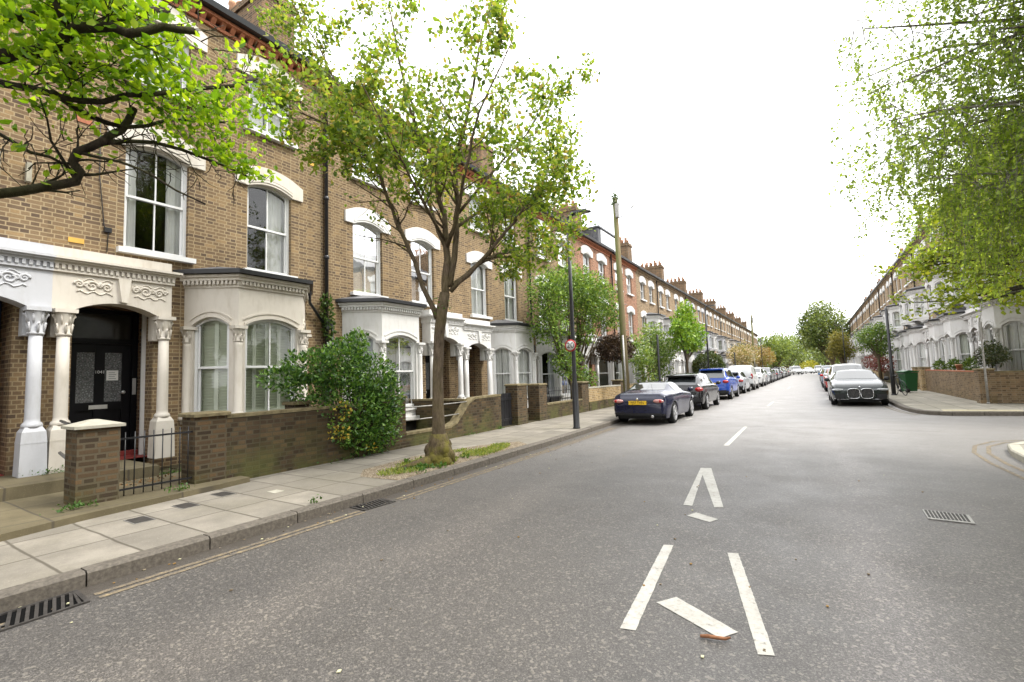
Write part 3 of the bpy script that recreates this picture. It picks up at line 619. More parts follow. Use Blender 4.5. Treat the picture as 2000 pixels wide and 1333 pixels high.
    q=MB(T); q.box(v+.03,v+.04,.76,1.02,1.22,1.29); q.build('letterbox',M['brass'],dr)
    q=MB(T); q.lathe([(.0,0),(.03,.01),(.035,.03),(.02,.05)],0,0,10); q.build('handle',M['brass'],dr).data.transform(Matrix.Translation((v+.03,-s*HW/2+s*1.27,1.5))@Matrix.Rotation(PI/2,4,'Y'))
    q=MB(T); q.box(-.6,-.02,.35,1.45,.345,.36); q.box(-.72,-.5,.35,1.45,.346,.44); q.build('threshold_step',M['redstep'] if door in('doorblack','navy') else M['stone'],th)
    if s>0:
        q=MB(T); q.tube([(.1,HW+.02,.2),(.1,HW+.02,9.15),(.22,HW+.02,9.27)],.045,8)
        for zz in (1.2,2.9,4.6,6.1,7.7): q.lathe([(.045,zz),(.065,zz+.01),(.065,zz+.09),(.045,zz+.1)],.1,HW+.02,8)
        q.tube([(.35,4.4,3.72),(.14,4.55,3.45),(.1,HW-.03,2.95)],.035,8); q.tube([(.1,HW+.18,.2),(.1,HW+.18,3.0)],.035,8); q.box(.03,.19,HW-.06,HW+.1,2.85,3.1)
        q.build('downpipe',M['black'],th)
    return th
mat_fan=mat_plain('dim_fanlight_glass',(.03,.03,.028),.08,.6)
C,G_=M['curtain'],M['curtaing']
def ctr(k): return 2.3+10.05*k+ (0.04 if k else 0)
GA='brown brick terraced houses on the left'
A1=house(-1,'brown brick house with bluish white columns, cut off by the left edge',ctr(0)-HW/2,trim='stuccob',door='navy',cur={'first':[('full',C),('full',C)]},group=GA)
A2=house(1,'brown brick house with cream porch, black front door and pale green bay shutters',ctr(0)+HW/2,trim='cream',cur={'first':[('sides',C),('right',C)],'second':('full',C),'bay':('shutter',M['shutter'])},group=GA)
B1=house(-1,'brown brick house whose curtained white bay is right of the black downpipe',ctr(1)-HW/2,cur={'first':[('right',G_),('full',C)],'bay':('full',G_)},group=GA)
B2=house(1,'brown brick house with pale grey door, between tree trunk and speed limit lamp',ctr(1)+HW/2,door='doorgrey',cur={'first':[('full',C),('full',C)],'bay':('full',C)},group=GA)
C1=house(-1,'dull brown house mostly hidden by the large shrub, last before the red bricks',ctr(2)-HW/2,trim='stucco',cur={'bay':('left',G_)},group=GA)
C2=house(1,'red brick house directly right of the speed limit lamp post, behind the shrub',ctr(2)+HW/2,brick='brick_red',door='doorred',cur={'bay':('blind',M['blind'])},group='red brick terraced houses on the left')
D1=house(-1,'red brick house behind the wooden telegraph pole, with two tall upper windows',ctr(3)-HW/2,brick='brick_red',cur={},group='red brick terraced houses on the left')
dm=MB(); dm.box(-1.0,-3.5,-1.6,1.5,9.9,11.35); dm.box(-.9,-3.6,-1.7,1.6,11.35,11.45)
dmo=dm.build('dormer',M['slate'],D1); q=MB(); q.box(-.99,-.93,-1.3,1.3,10.15,11.25); q.build('dormer_window',M['frame'],dmo)
q=MB()
for k in range(3): q.box(-.93,-.92,-1.2+k*.83,-.48+k*.83,10.3,11.15)
q.build('dormer_pane',mat_plain('pale_sky_glass',(.35,.38,.4),.08,.6),dmo)
GB='tan brick houses with two storey white bays further down on the left'
D2=house(1,'first left house with a two storey white bay, next to the red bricks',ctr(3)+HW/2,brick='brick_tan',kind='B',cornice='brick_tan',group=GB)
E1=house(-1,'tan brick house with two storey white bay, second after the red bricks',ctr(4)-HW/2,brick='brick_tan',kind='B',cornice='brick_tan',group=GB)
for o_,dz in ((B1,-.12),(B2,-.24),(C1,-.3),(C2,-.34),(D1,-.38),(D2,-.4),(E1,-.4)): o_.location.z=dz
protos={1:D2,-1:E1}
RS=[]; ordn='third fourth fifth sixth seventh eighth ninth tenth eleventh twelfth thirteenth fourteenth fifteenth sixteenth seventeenth eighteenth nineteenth twentieth'.split()
n=0
for k in range(4,12):
    for s in (-1,1):
        if (k,s)==(4,-1): continue
        c=copy_tree(protos[s]); c.location=(-10.1,ctr(k)+s*HW/2,-.4)
        c['label']='tan brick house with white bays on the left, '+ordn[n]+' after the red bricks'; n+=1; RS.append((c,n))
GR='houses with two storey white bays along the right side'
for k in (-1,-2):     # the street goes on behind the camera and shows in glass and car paint
    for s in (-1,1):
        c=copy_tree(B2 if s>0 else B1); c.location=(-10.1,ctr(k)+s*HW/2,0); c['label']='brown brick house behind the photographer, %s on the left side'%{(-1,1):'first',(-1,-1):'second',(-2,1):'third',(-2,-1):'fourth'}[(k,s)]; c['group']='houses behind the photographer'
for k in range(3):
    for s in (1,-1):
        c=copy_tree(protos[s]); c.rotation_euler=(0,0,PI); c.location=(7.0,6.3-10.05*k-s*HW/2,-.1); c['label']='white bayed house behind the photographer, %s on the right side'%['first','second','third','fourth','fifth','sixth'][2*k+(s<0)]; c['group']='houses behind the photographer'
VC={}
def reskin(c,i):
    r=random.Random(i*7+3); trim=r.choice(('stucco','stucco','cream','stuccob')) if i<40 else r.choice(('stucco','stucco','stucco','stuccob')); cur_=r.choice(('curtain','curtain','curtaing','blind')); dr_=r.choice(('doorblack','navy','doorred','doorgrey'))
    def go(o):
        if o.type=='MESH' and len(o.data.materials):
            m0=o.data.materials[0].name; n_=o.name.split('.')[0]
            t_=trim if m0=='white_stucco' else cur_ if (n_=='curtain' and r.random()<.8) else dr_ if n_=='door' else None
            if t_:
                k_=(o.data.name,t_)
                if k_ not in VC: VC[k_]=o.data.copy(); VC[k_].materials[0]=M[t_]
                o.data=VC[k_]
        for q in o.children: go(q)
    for q in c.children: go(q)
    if i%2:
        b=MB(); z=12.3+.6; b.tube([(-2.6,0,12.3),(-2.6,0,13.5)],.012,4); b.tube([(-3.0,.0,13.4),(-2.1,0,13.4)],.008,4)
        for j in range(5): b.tube([(-2.95+j*.2,-.25,13.4),(-2.95+j*.2,.25,13.4)],.005,3)
        b.build('aerial',M['black'],c)
n=0; brs={}
for k in range(0,9):
    for s in (1,-1):    # turned half round, so the s=+1 house is the nearer one
        y=27.7+10.05*k-s*HW/2
        c=copy_tree(protos[s]); c.rotation_euler=(0,0,PI); c.location=(6.45,y,-.12); c.scale=(1,1,1.06); c['group']=GR
        c['label']=('white bayed house nearest the side street on the right, slatted blinds in its bay' if n==0 else
                    'second white bayed house from the side street corner, behind the right garden wall' if n==1 else
                    'house with two storey white bays on the right, '+ordn[n-2]+' from the side street corner')
        RS.append((c,40+n))
        if n==0:
            for ch in c.children:
                if ch.name.startswith('bay_window'):
                    for w in ch.children:
                        if w.name.startswith('window_sash'):
                            for q in w.children:
                                if q.name.startswith('curtain'): q.data=q.data.copy(); q.data.materials[0]=M['blind']
        n+=1
for c,i in RS[1:]:
    reskin(c,i)
# ---------------------------------------------------------------- garden walls, piers, gates, street furniture
XW=-7.45
def pier(y0,y1,z1,label,mt='brick_pier',cap='coping',capz=.06,capo=.035,pyr=0.,x0=XW,dx=-.4,z0=.1,group=None):
    th=thing('brick_pier',label,'brick pier',(x0+dx/2,(y0+y1)/2,z0),0,group); a=abs(dx)/2; h=(y1-y0)/2
    MB().box(-a,a,-h,h,0,z1-z0-capz).build('shaft',M[mt],th)
    c=MB(); o=capo; c.box(-a-o,a+o,-h-o,h+o,z1-z0-capz,z1-z0-capz*.3)
    c.pz([(-a-o,-h-o),(a+o,-h-o),(a+o,h+o),(-a-o,h+o)],z1-z0-capz*.3,z1-z0+pyr,0,.15 if pyr else .9); c.build('cap_stone',M[cap],th); return th
def wall(prof,label,mt='brick_wall',x0=XW,dx=-.23,cop='coping',ch=.05,z0=.1,group=None,low=None,name='garden_wall'):
    "prof: (y,top) pairs"
    y0=prof[0][0]; th=thing(name,label,'wall',(x0+dx/2,y0,z0),0,group); a=abs(dx)/2
    pts=[(0,0)]+[(y-y0,t-z0-ch) for y,t in prof]+[(prof[-1][0]-y0,0)]
    MB().px(pts,-a,a).build('brickwork',M[mt],th)
    c=MB(); q=[(y-y0,t-z0-ch) for y,t in prof]; c.px(q+[(y,t+ch) for y,t in q[::-1]],-a-.012,a+.012); c.build('coping',M[cop],th)
    if low: b=MB(); b.box(a,a+.02,0,prof[-1][0]-y0,0,low); b.build('plinth',M['brick_wall'],th)
    return th
pier(2.03,2.45,1.14,'brick gate pier with pale pointed cap stone, nearest the camera',cap='caps',capz=.05,capo=.04,pyr=.05,z0=.16)
pier(3.31,3.74,1.18,'brick gate pier with flat mossy cap at the right end of the iron gate',capo=.04)
wall([(3.74,1.12),(5.6,1.13),(7.07,1.14)],'mossy brown brick garden wall running from the iron gate to the green bush')
pier(4.97,5.28,1.24,'low brick pier rising behind the garden wall beside the bush',x0=-7.7,dx=-.25)
pier(7.07,7.42,1.22,'narrow brick pier at the right edge of the bush',capo=.03)
wall([(7.42,.42),(8.9,.42),(9.15,.5),(9.4,.72),(9.65,.95),(9.9,1.05),(11.1,1.07)],'low brick wall behind the street tree that ramps up to full height')
w_=wall([(0,1.02),(2.0,1.02)],'brick side wall between two front gardens behind the handrails'); w_.location=(-9.6,9.75,.1); w_.rotation_euler=(0,0,-PI/2)
def rails(a,b,zs,label,r=.016):
    th=thing('handrail',label,'handrail',((a[0]+b[0])/2,(a[1]+b[1])/2,zs[0]))
    for z in zs:
        m_=MB(); A=Vector((*a,z))-th.location; B=Vector((*b,z))-th.location; m_.tube([A,A.lerp(B,.5)+Vector((0,0,-.01)),B],r,8); m_.build('rail',M['steel'] if r<.02 else M['black'],th)
    return th
rails((XW-.1,7.42),(XW-.1,9.85),(.67,.95),'pair of thin metal handrails above the low wall behind the tree',.014)
rails((-9.35,2.36),(-7.75,2.1),(.66,1.12),'two dark metal rails joining the white pedestals to the first gate pier',.021)
g=thing('iron_gate','low black iron gate of plain vertical bars between two brick piers','gate',(XW-.06,2.47,.2))
for i,k in enumerate(range(8)):
    b=MB(); y=.05+k*.104; b.tube([(0,y,0),(0,y,.8)],.007,6); b.build('bar',M['black'],g)
for z in (.08,.72):
    b=MB(); b.box(-.008,.008,0,.83,z-.012,z+.012); b.build('rail',M['black'],g)
pier(11.98,12.55,1.33,'tall brick gate pier, left one of the pair near the speed limit post',dx=-.42,capo=.02)
pier(13.3,13.82,1.3,'tall brick gate pier, right one of the pair near the speed limit post',dx=-.42,capo=.02)
g=thing('garden_gate','narrow dark boarded gate at the end of the ramped wall','gate',(XW-.2,11.14,.12))
b=MB()
for k in range(6): b.box(-.02,.02,.0+k*.13,.12+k*.13,0,.95)
b.build('boards',M['black'],g); b=MB(); b.box(.02,.04,0,.78,.75,.82); b.box(.02,.04,0,.78,.15,.22); b.build('ledge',M['black'],g)
wall([(13.82,.63),(16.62,.63)],'knee high brick wall in front of the large shrub',low=None)
pier(16.62,17.25,1.28,'brick pier between the low wall and the yellow brick wall')
wall([(17.25,1.04),(20.9,1.02)],'yellow brick garden wall left of the telegraph pole foot','brick_yel',cop='caps',low=.36)
pier(20.9,21.5,1.25,'reddish brick pier just behind the telegraph pole')
g=thing('railings','black iron railings standing on the low wall before the shrub','railings',(XW-.3,14.0,.13))
for k in range(18):
    b=MB(); b.tube([(0,.14*k,0),(0,.14*k,1.0)],.008,5); b.build('bar',M['black'],g)
b=MB(); b.box(-.01,.01,0,2.4,.86,.88); b.build('rail',M['black'],g)
for i,(yy,l) in enumerate([(14.25,'black recycling box behind the low wall, nearer of two'),(15.05,'black recycling box behind the low wall, farther of two')]):
    th=thing('recycling_box',l,'box',(XW-.55,yy,.13),0,'black boxes behind the low wall')
    b=MB(); b.pz([(-.2,-.3),(.2,-.3),(.2,.3),(-.2,.3)],0,.62,0,1.12); b.build('box_body',M['black'],th)
    b=MB(); b.box(-.25,.25,-.36,.36,.62,.67); b.build('lid',M['black'],th)
y=22.4; n=0
words='first second third fourth fifth sixth seventh eighth ninth tenth eleventh twelfth'.split()
while y<118:
    L=6.5 if n<5 else 14
    if n<12: wall([(y,1.0),(y+L,1.0)],'brown garden wall behind the parked cars on the left, '+words[n]+' past the telegraph pole',mt='brick_wall' if n%2 else 'brick_yel',x0=-7.6,group='front walls down the left side')
    y+=L+1.4; n+=1
# right side walls
XR=5.13
wall([(22.7,1.2),(32.4,1.2)],'long brown brick garden wall on the right corner with red brick on top','brick_corner',x0=XR,cop='terra',ch=.04)
pier(22.18,22.7,1.3,'dark brick corner pier behind the slim grey post on the right',mt='brick_corner',x0=XR,dx=-.4)
w_=wall([(0,1.2),(30,1.2)],'brown brick wall running along the side street at the right edge','brick_corner'); w_.location=(35.1,22.35,.1); w_.rotation_euler=(0,0,PI/2)
pier(32.4,33.1,1.35,'yellow brick gate pier right of the green bin, nearer one',mt='brick_yel',x0=XR,group=None)
pier(34.3,35.0,1.35,'yellow brick gate pier right of the green bin, farther one',mt='brick_yel',x0=XR)
wall([(35.0,.9),(41,.9)],'low yellow brick wall behind the green wheelie bin','brick_yel',x0=XR,cop='coping')
y=42; n=0
while y<112:
    wall([(y,1.05),(y+8,1.05)],'garden wall behind the parked cars on the right, '+words[n]+' beyond the green bin',mt='brick_yel' if n%3 else 'brick_wall',x0=XR,group='front walls down the right side'); y+=9.5; n+=1
# street lamp with 20 sign
lp=thing('street_lamp','tall black street lamp post carrying the round speed limit sign','street lamp',(-5.43,11.67,.12),0,'black street lamps')
b=MB(); b.lathe([(.10,0),(.10,.02),(.083,.04),(.083,1.15),(.06,1.25),(.055,1.3),(.05,3.5),(.042,5.72)],0,0,14); b.build('column',M['black'],lp)
b=MB(); b.tube([(0,0,5.7),(.02,-.0,5.76),(.15,-.02,5.8)],.03,8); b.build('bracket',M['black'],lp)
b=MB(); b.pz([(.1,-.1),(.2,-.14),(.62,-.13),(.68,-.05),(.68,.05),(.62,.13),(.2,.14),(.1,.1)],5.79,5.85,0,.9,(.4,0)); b.build('lamp_head',M['black'],lp)
b=MB(); b.box(.25,.6,-.09,.09,5.778,5.789); b.build('lamp_glass',M['caps'],lp)
b=MB(); b.lathe([(.0515,2.0),(.0515,2.16)],0,0,14); b.build('white_band',M['frame'],lp)
sg=thing('speed_limit_sign','round white and red sign reading 20 on the lamp post','road sign',(-5.47,11.58,2.33),0)
m4=Matrix.Rotation(PI/2,4,'X')
b=MB(m4); b.lathe([(.165,-.008),(.165,.004)],0,0,32); b.build('rim',mat_plain('sign_red',(.45,.03,.03),.45,.4,var=.05),sg)
b=MB(m4); b.lathe([(.128,.004),(.128,.006)],0,0,32); b.build('sign_face',M['frame'],sg)
text_obj('number','20',.215,M['black'],sg,Matrix.Translation((0,-.007,0))@m4@Matrix.Diagonal((1.05,1,1,1)),.001)
b=MB(); b.box(-.02,.06,.012,.05,-.03,.03); b.build('clip',M['steel'],sg)
c=copy_tree(lp); c.location=(-6.0,34.4,.12); c['label']='black street lamp rising behind the blue car, beside the round clipped bush'
c=copy_tree(lp); c.location=(-6.0,75,.12); c['label']='distant black street lamp on the left beyond the white van'
c=copy_tree(lp); c.location=(3.3,70,.12); c.rotation_euler=(0,0,PI); c['label']='distant black street lamp on the right in front of the big round tree'; c.scale=(1,1,1.1)
def post(loc,h,label,r=.055,mt='black',base=.075):
    th=thing('post',label,'post',loc); b=MB(); b.lathe([(base,0),(base,min(1.2,h*.3)),(r,min(1.25,h*.33)),(r*.9,h-.03),(r*.5,h)],0,0,12); b.build('column',M[mt],th)
    b=MB(); b.lathe([(base*1.3,0),(base*1.3,.03),(base,.06)],0,0,12); b.build('foot',M[mt],th); return th
post((-6.0,22.1,.12),3.15,'short black post among the shrubs behind the dark hatchback')
post((-6.0,47.5,.12),3.0,'short black post right of the round clipped bush, far left side')
post((3.06,28.0,.12),4.05,'black post beside the dark green car and the bicycle',.062,'black',.085)
p=post((4.84,21.9,.12),2.9,'slim grey sign post in front of the corner wall on the right',.03,'steel',.034)
b=MB(); b.box(-.012,.012,-.16,.16,2.15,2.75); b.build('sign_plate',M['steel'],p)
# telegraph poles
t=NT('weathered_pole_wood'); o_=t.obj(); x,y_,z=t.sep(o_)[0:3]; n1=t.noise(3,6,t.comb(t.math('MULTIPLY',x,14.),t.math('MULTIPLY',y_,14.),t.math('MULTIPLY',z,.6)))
M['polewood']=t.done(t.mix(t.ramp(x,(.0,.7),(.08,0)),t.ramp(n1,(.3,(.13,.10,.05)),(.7,(.26,.22,.13))),(.13,.15,.05)),.9,.1)
def tpole(loc,h,label,ivy=True):
    th=thing('telegraph_pole',label,'telegraph pole',loc,0,'wooden telegraph poles')
    b=MB(); b.lathe([(.135,0),(.125,h*.4),(.10,h-.05),(.06,h)],0,0,14); b.build('pole',M['polewood'],th)
    b=MB(); b.box(.08,.2,-.26,-.08,h-.95,h-.35); b.box(.03,.13,-.16,-.09,h-.75,h-.35); b.build('junction_box',M['steel'],th)
    b=MB(); b.tube([(.13,-.2,h-.4),(.3,-.2,h-.35),(.36,-.2,h-.7),(.3,-.2,h-1.0),(.12,-.2,h-.95)],.02,6); b.tube([(.1,-.1,h-.3),(.35,-.05,h-.42),(.75,0,h-.55),(.95,.05,h-.45)],.014,6); b.tube([(.72,-.06,h-.62),(.78,.06,h-.5)],.03,6); b.build('bracket',M['steel'],th)
    b=MB(); b.tube([(.02,-.15,0),(.02,-.15,3.0)],.045,8); b.build('cable_guard',M['steel'],th)
    for k in range(5):
        b=MB(); z=3.2+k*.55; b.tube([(-.22*(k%2),.0,z),(.22*(1-k%2),0,z)],.012,5); b.build('step_iron',M['steel'],th)
    if ivy:
        random.seed(4); b=MB()
        for k in range(160):
            a=random.uniform(0,6.28); r=random.uniform(.02,.17); z=h+random.gauss(-.12,.17); s=random.uniform(.03,.06); p=Vector((r*math.cos(a),r*math.sin(a)-.05,z)); d=Vector((random.gauss(0,1),random.gauss(0,1),random.gauss(0,1))).normalized(); e=d.orthogonal().normalized()
            b.add([p-d*s,p+e*s*.7,p+d*s,p-e*s*.7],[(0,1,2,3)])
        b.build('ivy_tuft',mat_leaf('ivy_leaf',[(.03,.06,.02),(.08,.13,.04)]),th)
    return th
tpole((-6.6,19.25,.12),8.95,'tall leaning wooden telegraph pole with cables behind the dark blue roadster').rotation_euler=(0,-.012,0)
tpole((-5.9,63.5,.12),7.9,'far wooden telegraph pole at the end of the left terrace',False)
def cable(a,b_,sag,label):
    a=Vector(a); b_=Vector(b_); mb=MB(); mb.tube([tuple(a.lerp(b_,k/14)-a-Vector((0,0,sag*4*(k/14)*(1-k/14)))) for k in range(15)],.006,4)
    tag(mb.build('overhead_cable',M['steel'],loc=a),label,'cable','telephone wires from the near pole')
cable((-6.5,19.3,8.7),(6.4,41,9.6),.5,'thin telephone wire from the near pole over the road to the right terrace')
cable((-6.5,19.3,8.7),(-9.9,31,8.9),.3,'thin telephone wire from the near pole to the red brick house')
cable((-5.9,63.5,7.7),(6.4,60,9.6),.3,'thin wire crossing the white sky far down the road')
# wheelie bin
wb_=thing('wheelie_bin','green wheelie bin standing on the right pavement behind the black post','bin',(3.95,30.6,.12),R(20))
b=MB(); b.pz([(-.22,-.25),(.22,-.25),(.22,.25),(-.22,.25)],.06,.98,0,1.28); b.build('bin_body',mat_plain('green_plastic',(.012,.07,.022),.45,.4,var=.1),wb_)
b=MB(); b.py([(-.33,.99),(.33,.99),(.3,1.05),(-.1,1.1),(-.33,1.04)],-.34,.34); b.build('lid',bpy.data.materials['green_plastic'],wb_)
for s in(-1,1): b=MB(Matrix.Translation((-.2,s*.27,.1))@Matrix.Rotation(PI/2,4,'X')); b.lathe([(.1,-.025),(.1,.025)],0,0,14); b.build('wheel',M['black'],wb_)
# bicycle leaning by the post
bk=thing('bicycle','dark bicycle leaning against the black post on the right pavement','bicycle',(3.32,28.1,.12),R(12))
bk.rotation_euler=(0,R(-8),R(12))
def torus(c,Rr,r,mt,name,n=28):
    b=MB(); b.tube([(c[0],c[1]+Rr*math.cos(2*PI*k/n),c[2]+Rr*math.sin(2*PI*k/n)) for k in range(n+1)],r,6); return b.build(name,mt,bk)
for yy in (-.5,.5):
    w=torus((0,yy,.34),.33,.018,M['black'],'wheel'); b=MB()
    for k in range(12): b.tube([(0,yy,.34),(0,yy+.32*math.cos(k*PI/6),.34+.32*math.sin(k*PI/6))],.002,3)
    b.build('spokes',M['steel'],w)
b=MB(); J={'h':(0,-.33,.78),'s':(0,.15,.82),'b':(0,.05,.3),'r':(0,.5,.34),'f':(0,-.5,.34),'t':(0,-.3,.9)}
for a,c in ('hs','sb','hb','br','sr','hf','ht'): b.tube([J[a],J[c]],.016,6)
b.build('frame',mat_plain('bike_paint',(.03,.035,.05),.4,.5),bk)
b=MB(); b.tube([(-.28,-.36,.93),(-.1,-.3,.98),(.1,-.3,.98),(.28,-.36,.93)],.013,6); b.build('handlebar',M['black'],bk)
b=MB(); b.pz([(-.06,.05),(.06,.05),(.08,.3),(-.08,.3)],.86,.91,0,.9,(0,.2)); b.tube([(0,.15,.8),(0,.16,.88)],.013,6); b.build('saddle',M['black'],bk)
# near house extras: house number, notice, entry phone, vents, cable on the wall, timber brackets
dr=[c for c in A2.children if c.name.startswith('door')][0]
T2=Matrix.Translation((0,-HW/2,0)); face=Matrix(((0,0,1,0),(1,0,0,0),(0,1,0,0),(0,0,0,1)))
text_obj('house_number','1041',.075,M['frame'],dr,T2@Matrix.Translation((-.628,.90,1.87))@face)
b=MB(T2); b.box(-.648,-.64,1.0,1.17,1.72,1.9); b.build('notice',M['curtain'],dr)
b=MB(T2)
for k in range(4): b.box(-.6399,-.638,1.03,1.14-.02*(k%2),1.75+k*.035,1.757+k*.035)
b.build('notice_lines',M['black'],dr)
b=MB(T2); b.box(-.64,-.6,1.375,1.43,1.45,1.75); b.build('entry_phone',M['brass'],A2)
b=MB(T2); b.box(-.33,-.29,1.40,1.475,.36,2.95); b.build('white_jamb',M['stucco'],A2)
b=MB(T2); b.tube([(.02,.75,3.9),(.02,.76,4.25),(.02,.7,4.35),(.02,.62,5.2),(.02,.6,6.8)],.008,5); b.box(0,.05,.7,.8,4.25,4.33); b.build('wall_cable',M['black'],A2)
for (yy,z,mt) in ((.05,6.05,'terra'),(.0,3.98,'brick_yel'),(4.35,6.9,'brick_yel')):
    b=MB(T2); b.box(-.01,.012,yy+.25,yy+.45,z,z+.08 if mt!='terra' else z+.16); b.build('patch_brick',M[mt] if mt=='terra' else mat_plain('ochre_brick',(.55,.33,.08),.9,.1),A2)
T1=Matrix.Translation((0,HW/2,0))
b=MB(T1)
b.box(0,.09,-.62,-.56,4.75,5.15); b.box(0,.09,-.28,-.22,4.8,5.1); b.build('timber_bracket',M['stone'],A1)
# bay basement light-well sills
for hs,s in ((A2,1),(B1,-1),(B2,1)):
    T=Matrix.Translation((0,-s*HW/2,0))@Matrix.Diagonal((1,s,1,1)); b=MB(T); b.pz([(-.02,1.98),(.95,2.5),(.95,3.98),(-.02,4.5)],.60,.70); b.build('basement_sill',M['cream'] if hs is A2 else M['stucco'],hs)
    b=MB(T); b.box(.79,.815,2.65,3.8,.14,.6); b.build('basement_window',M['dark'],hs)
# ---------------------------------------------------------------- parked cars
def paint(name,col,metal=.35):
    t=NT(name); t.b.inputs['Coat Weight'].default_value=.35; t.b.inputs['Coat Roughness'].default_value=.06
    n=t.noise(3,5); return t.done(t.ramp(n,(.3,tuple(c*.9 for c in col)),(.7,col)),.25,.32,0.)
CP={'navy':(.006,.008,.03),'black':(.006,.006,.007),'blue':(.012,.06,.36),'silver':(.33,.35,.38),'white':(.62,.63,.63),'green':(.008,.014,.012),'red':(.42,.015,.01),'midblue':(.05,.14,.28),'grey':(.10,.105,.115),'plum':(.07,.06,.09),'gold':(.3,.25,.15)}
CP={k:paint('car_paint_'+k,v,.0 if k in('white','red') else .4) for k,v in CP.items()}
M['carglass']=mat_plain('car_glass',(.02,.023,.024),.03,.8,var=.05); M['carglass'].node_tree.nodes['Principled BSDF'].inputs['IOR'].default_value=1.65; M['tyre']=mat_plain('tyre_rubber',(.016,.016,.016),.85,.2)
M['alloy']=mat_plain('alloy_wheel',(.42,.42,.43),.3,.5,.7); M['tail']=mat_plain('tail_lamp_red',(.35,.012,.012),.12,.6,var=.3,scale=30); M['lamp']=mat_plain('clear_lamp',(.42,.44,.46),.08,.8,.2,var=.4,scale=25)
M['amber']=mat_plain('pale_pink_lens',(.45,.22,.2),.1,.6); M['trim']=mat_plain('black_plastic_trim',(.015,.015,.016),.55,.3); M['plate']=mat_plain('yellow_plate',(.75,.48,.03),.5,.3,var=.05); M['platew']=mat_plain('white_plate',(.7,.7,.68),.5,.3,var=.05); M['chrome']=mat_plain('chrome',(.65,.65,.66),.12,.6,.9,var=.05)
# y, top z, belt z, half width, roof half width   (rear to front)
K={'roadster':dict(L=3.99,H=1.24,r=.315,wb=(-1.14,1.19),P=[(-2.0,.60,.56,.66,.5),(-1.97,.80,.74,.74,.55),(-1.88,.93,.86,.80,.6),(-1.35,.97,.90,.855,.62),(-1.18,1.0,.90,.86,.58),(-.62,1.215,.90,.86,.53),(-.2,1.245,.90,.85,.54),(.12,1.235,.89,.85,.55),(.78,.93,.86,.855,.62),(1.3,.86,.81,.86,.62),(1.75,.75,.71,.80,.6),(1.93,.62,.6,.68,.5),(2.0,.48,.47,.55,.4)],
   rw=(-1.2,-.62),fw=(.14,.74),sw=(-.6,.5),pil=()),
 'hatch':dict(L=4.26,H=1.46,r=.32,wb=(-1.28,1.32),P=[(-2.13,.62,.58,.72,.6),(-2.1,.88,.80,.80,.64),(-2.04,1.0,.95,.84,.66),(-1.6,1.33,.98,.875,.60),(-1.25,1.42,.98,.885,.60),(-.5,1.465,.96,.885,.60),(.2,1.44,.94,.885,.61),(1.1,1.02,.91,.88,.68),(1.6,.92,.86,.86,.68),(1.95,.80,.76,.79,.64),(2.1,.64,.62,.66,.55),(2.13,.5,.49,.6,.5)],
   rw=(-2.02,-1.55),fw=(.25,1.05),sw=(-1.5,.85),pil=(-.75,.12)),
 'suv':dict(L=4.3,H=1.65,r=.345,wb=(-1.26,1.3),P=[(-2.15,.70,.66,.76,.6),(-2.12,1.0,.95,.85,.66),(-2.05,1.14,1.08,.875,.68),(-1.7,1.52,1.12,.90,.64),(-1.4,1.62,1.11,.90,.64),(-.5,1.655,1.08,.90,.65),(.2,1.62,1.05,.90,.65),(1.0,1.17,1.02,.89,.7),(1.6,1.08,.99,.88,.7),(1.98,.95,.9,.82,.66),(2.12,.7,.68,.72,.6),(2.15,.5,.49,.66,.5)],
   rw=(-2.04,-1.6),fw=(.25,.95),sw=(-1.6,.75),pil=(-.7,.1)),
 'van':dict(L=4.4,H=1.83,r=.33,wb=(-1.3,1.4),P=[(-2.2,.75,.7,.82,.7),(-2.19,1.1,1.05,.86,.74),(-2.17,1.7,1.1,.89,.74),(-2.05,1.82,1.1,.90,.74),(-.5,1.84,1.08,.90,.74),(.5,1.80,1.06,.90,.72),(1.3,1.15,1.02,.89,.74),(1.8,1.02,.95,.87,.7),(2.1,.86,.82,.8,.66),(2.2,.6,.58,.7,.6)],
   rw=(-2.178,-2.172),fw=(.6,1.25),sw=(.1,1.0),pil=()),
 'coupe':dict(L=4.77,H=1.385,r=.345,wb=(-1.45,1.42),P=[(-2.38,.62,.58,.76,.6),(-2.34,.92,.87,.84,.66),(-2.0,1.04,.95,.88,.66),(-1.7,1.08,.96,.92,.6),(-.85,1.34,.95,.925,.58),(-.2,1.385,.94,.925,.585),(.35,1.355,.93,.925,.6),(1.12,1.0,.91,.92,.72),(1.7,.94,.87,.91,.74),(2.1,.85,.80,.89,.72),(2.3,.76,.73,.84,.68),(2.38,.62,.60,.80,.62)],
   rw=(-1.6,-.9),fw=(.38,1.08),sw=(-1.25,.85),pil=(-.35,))}
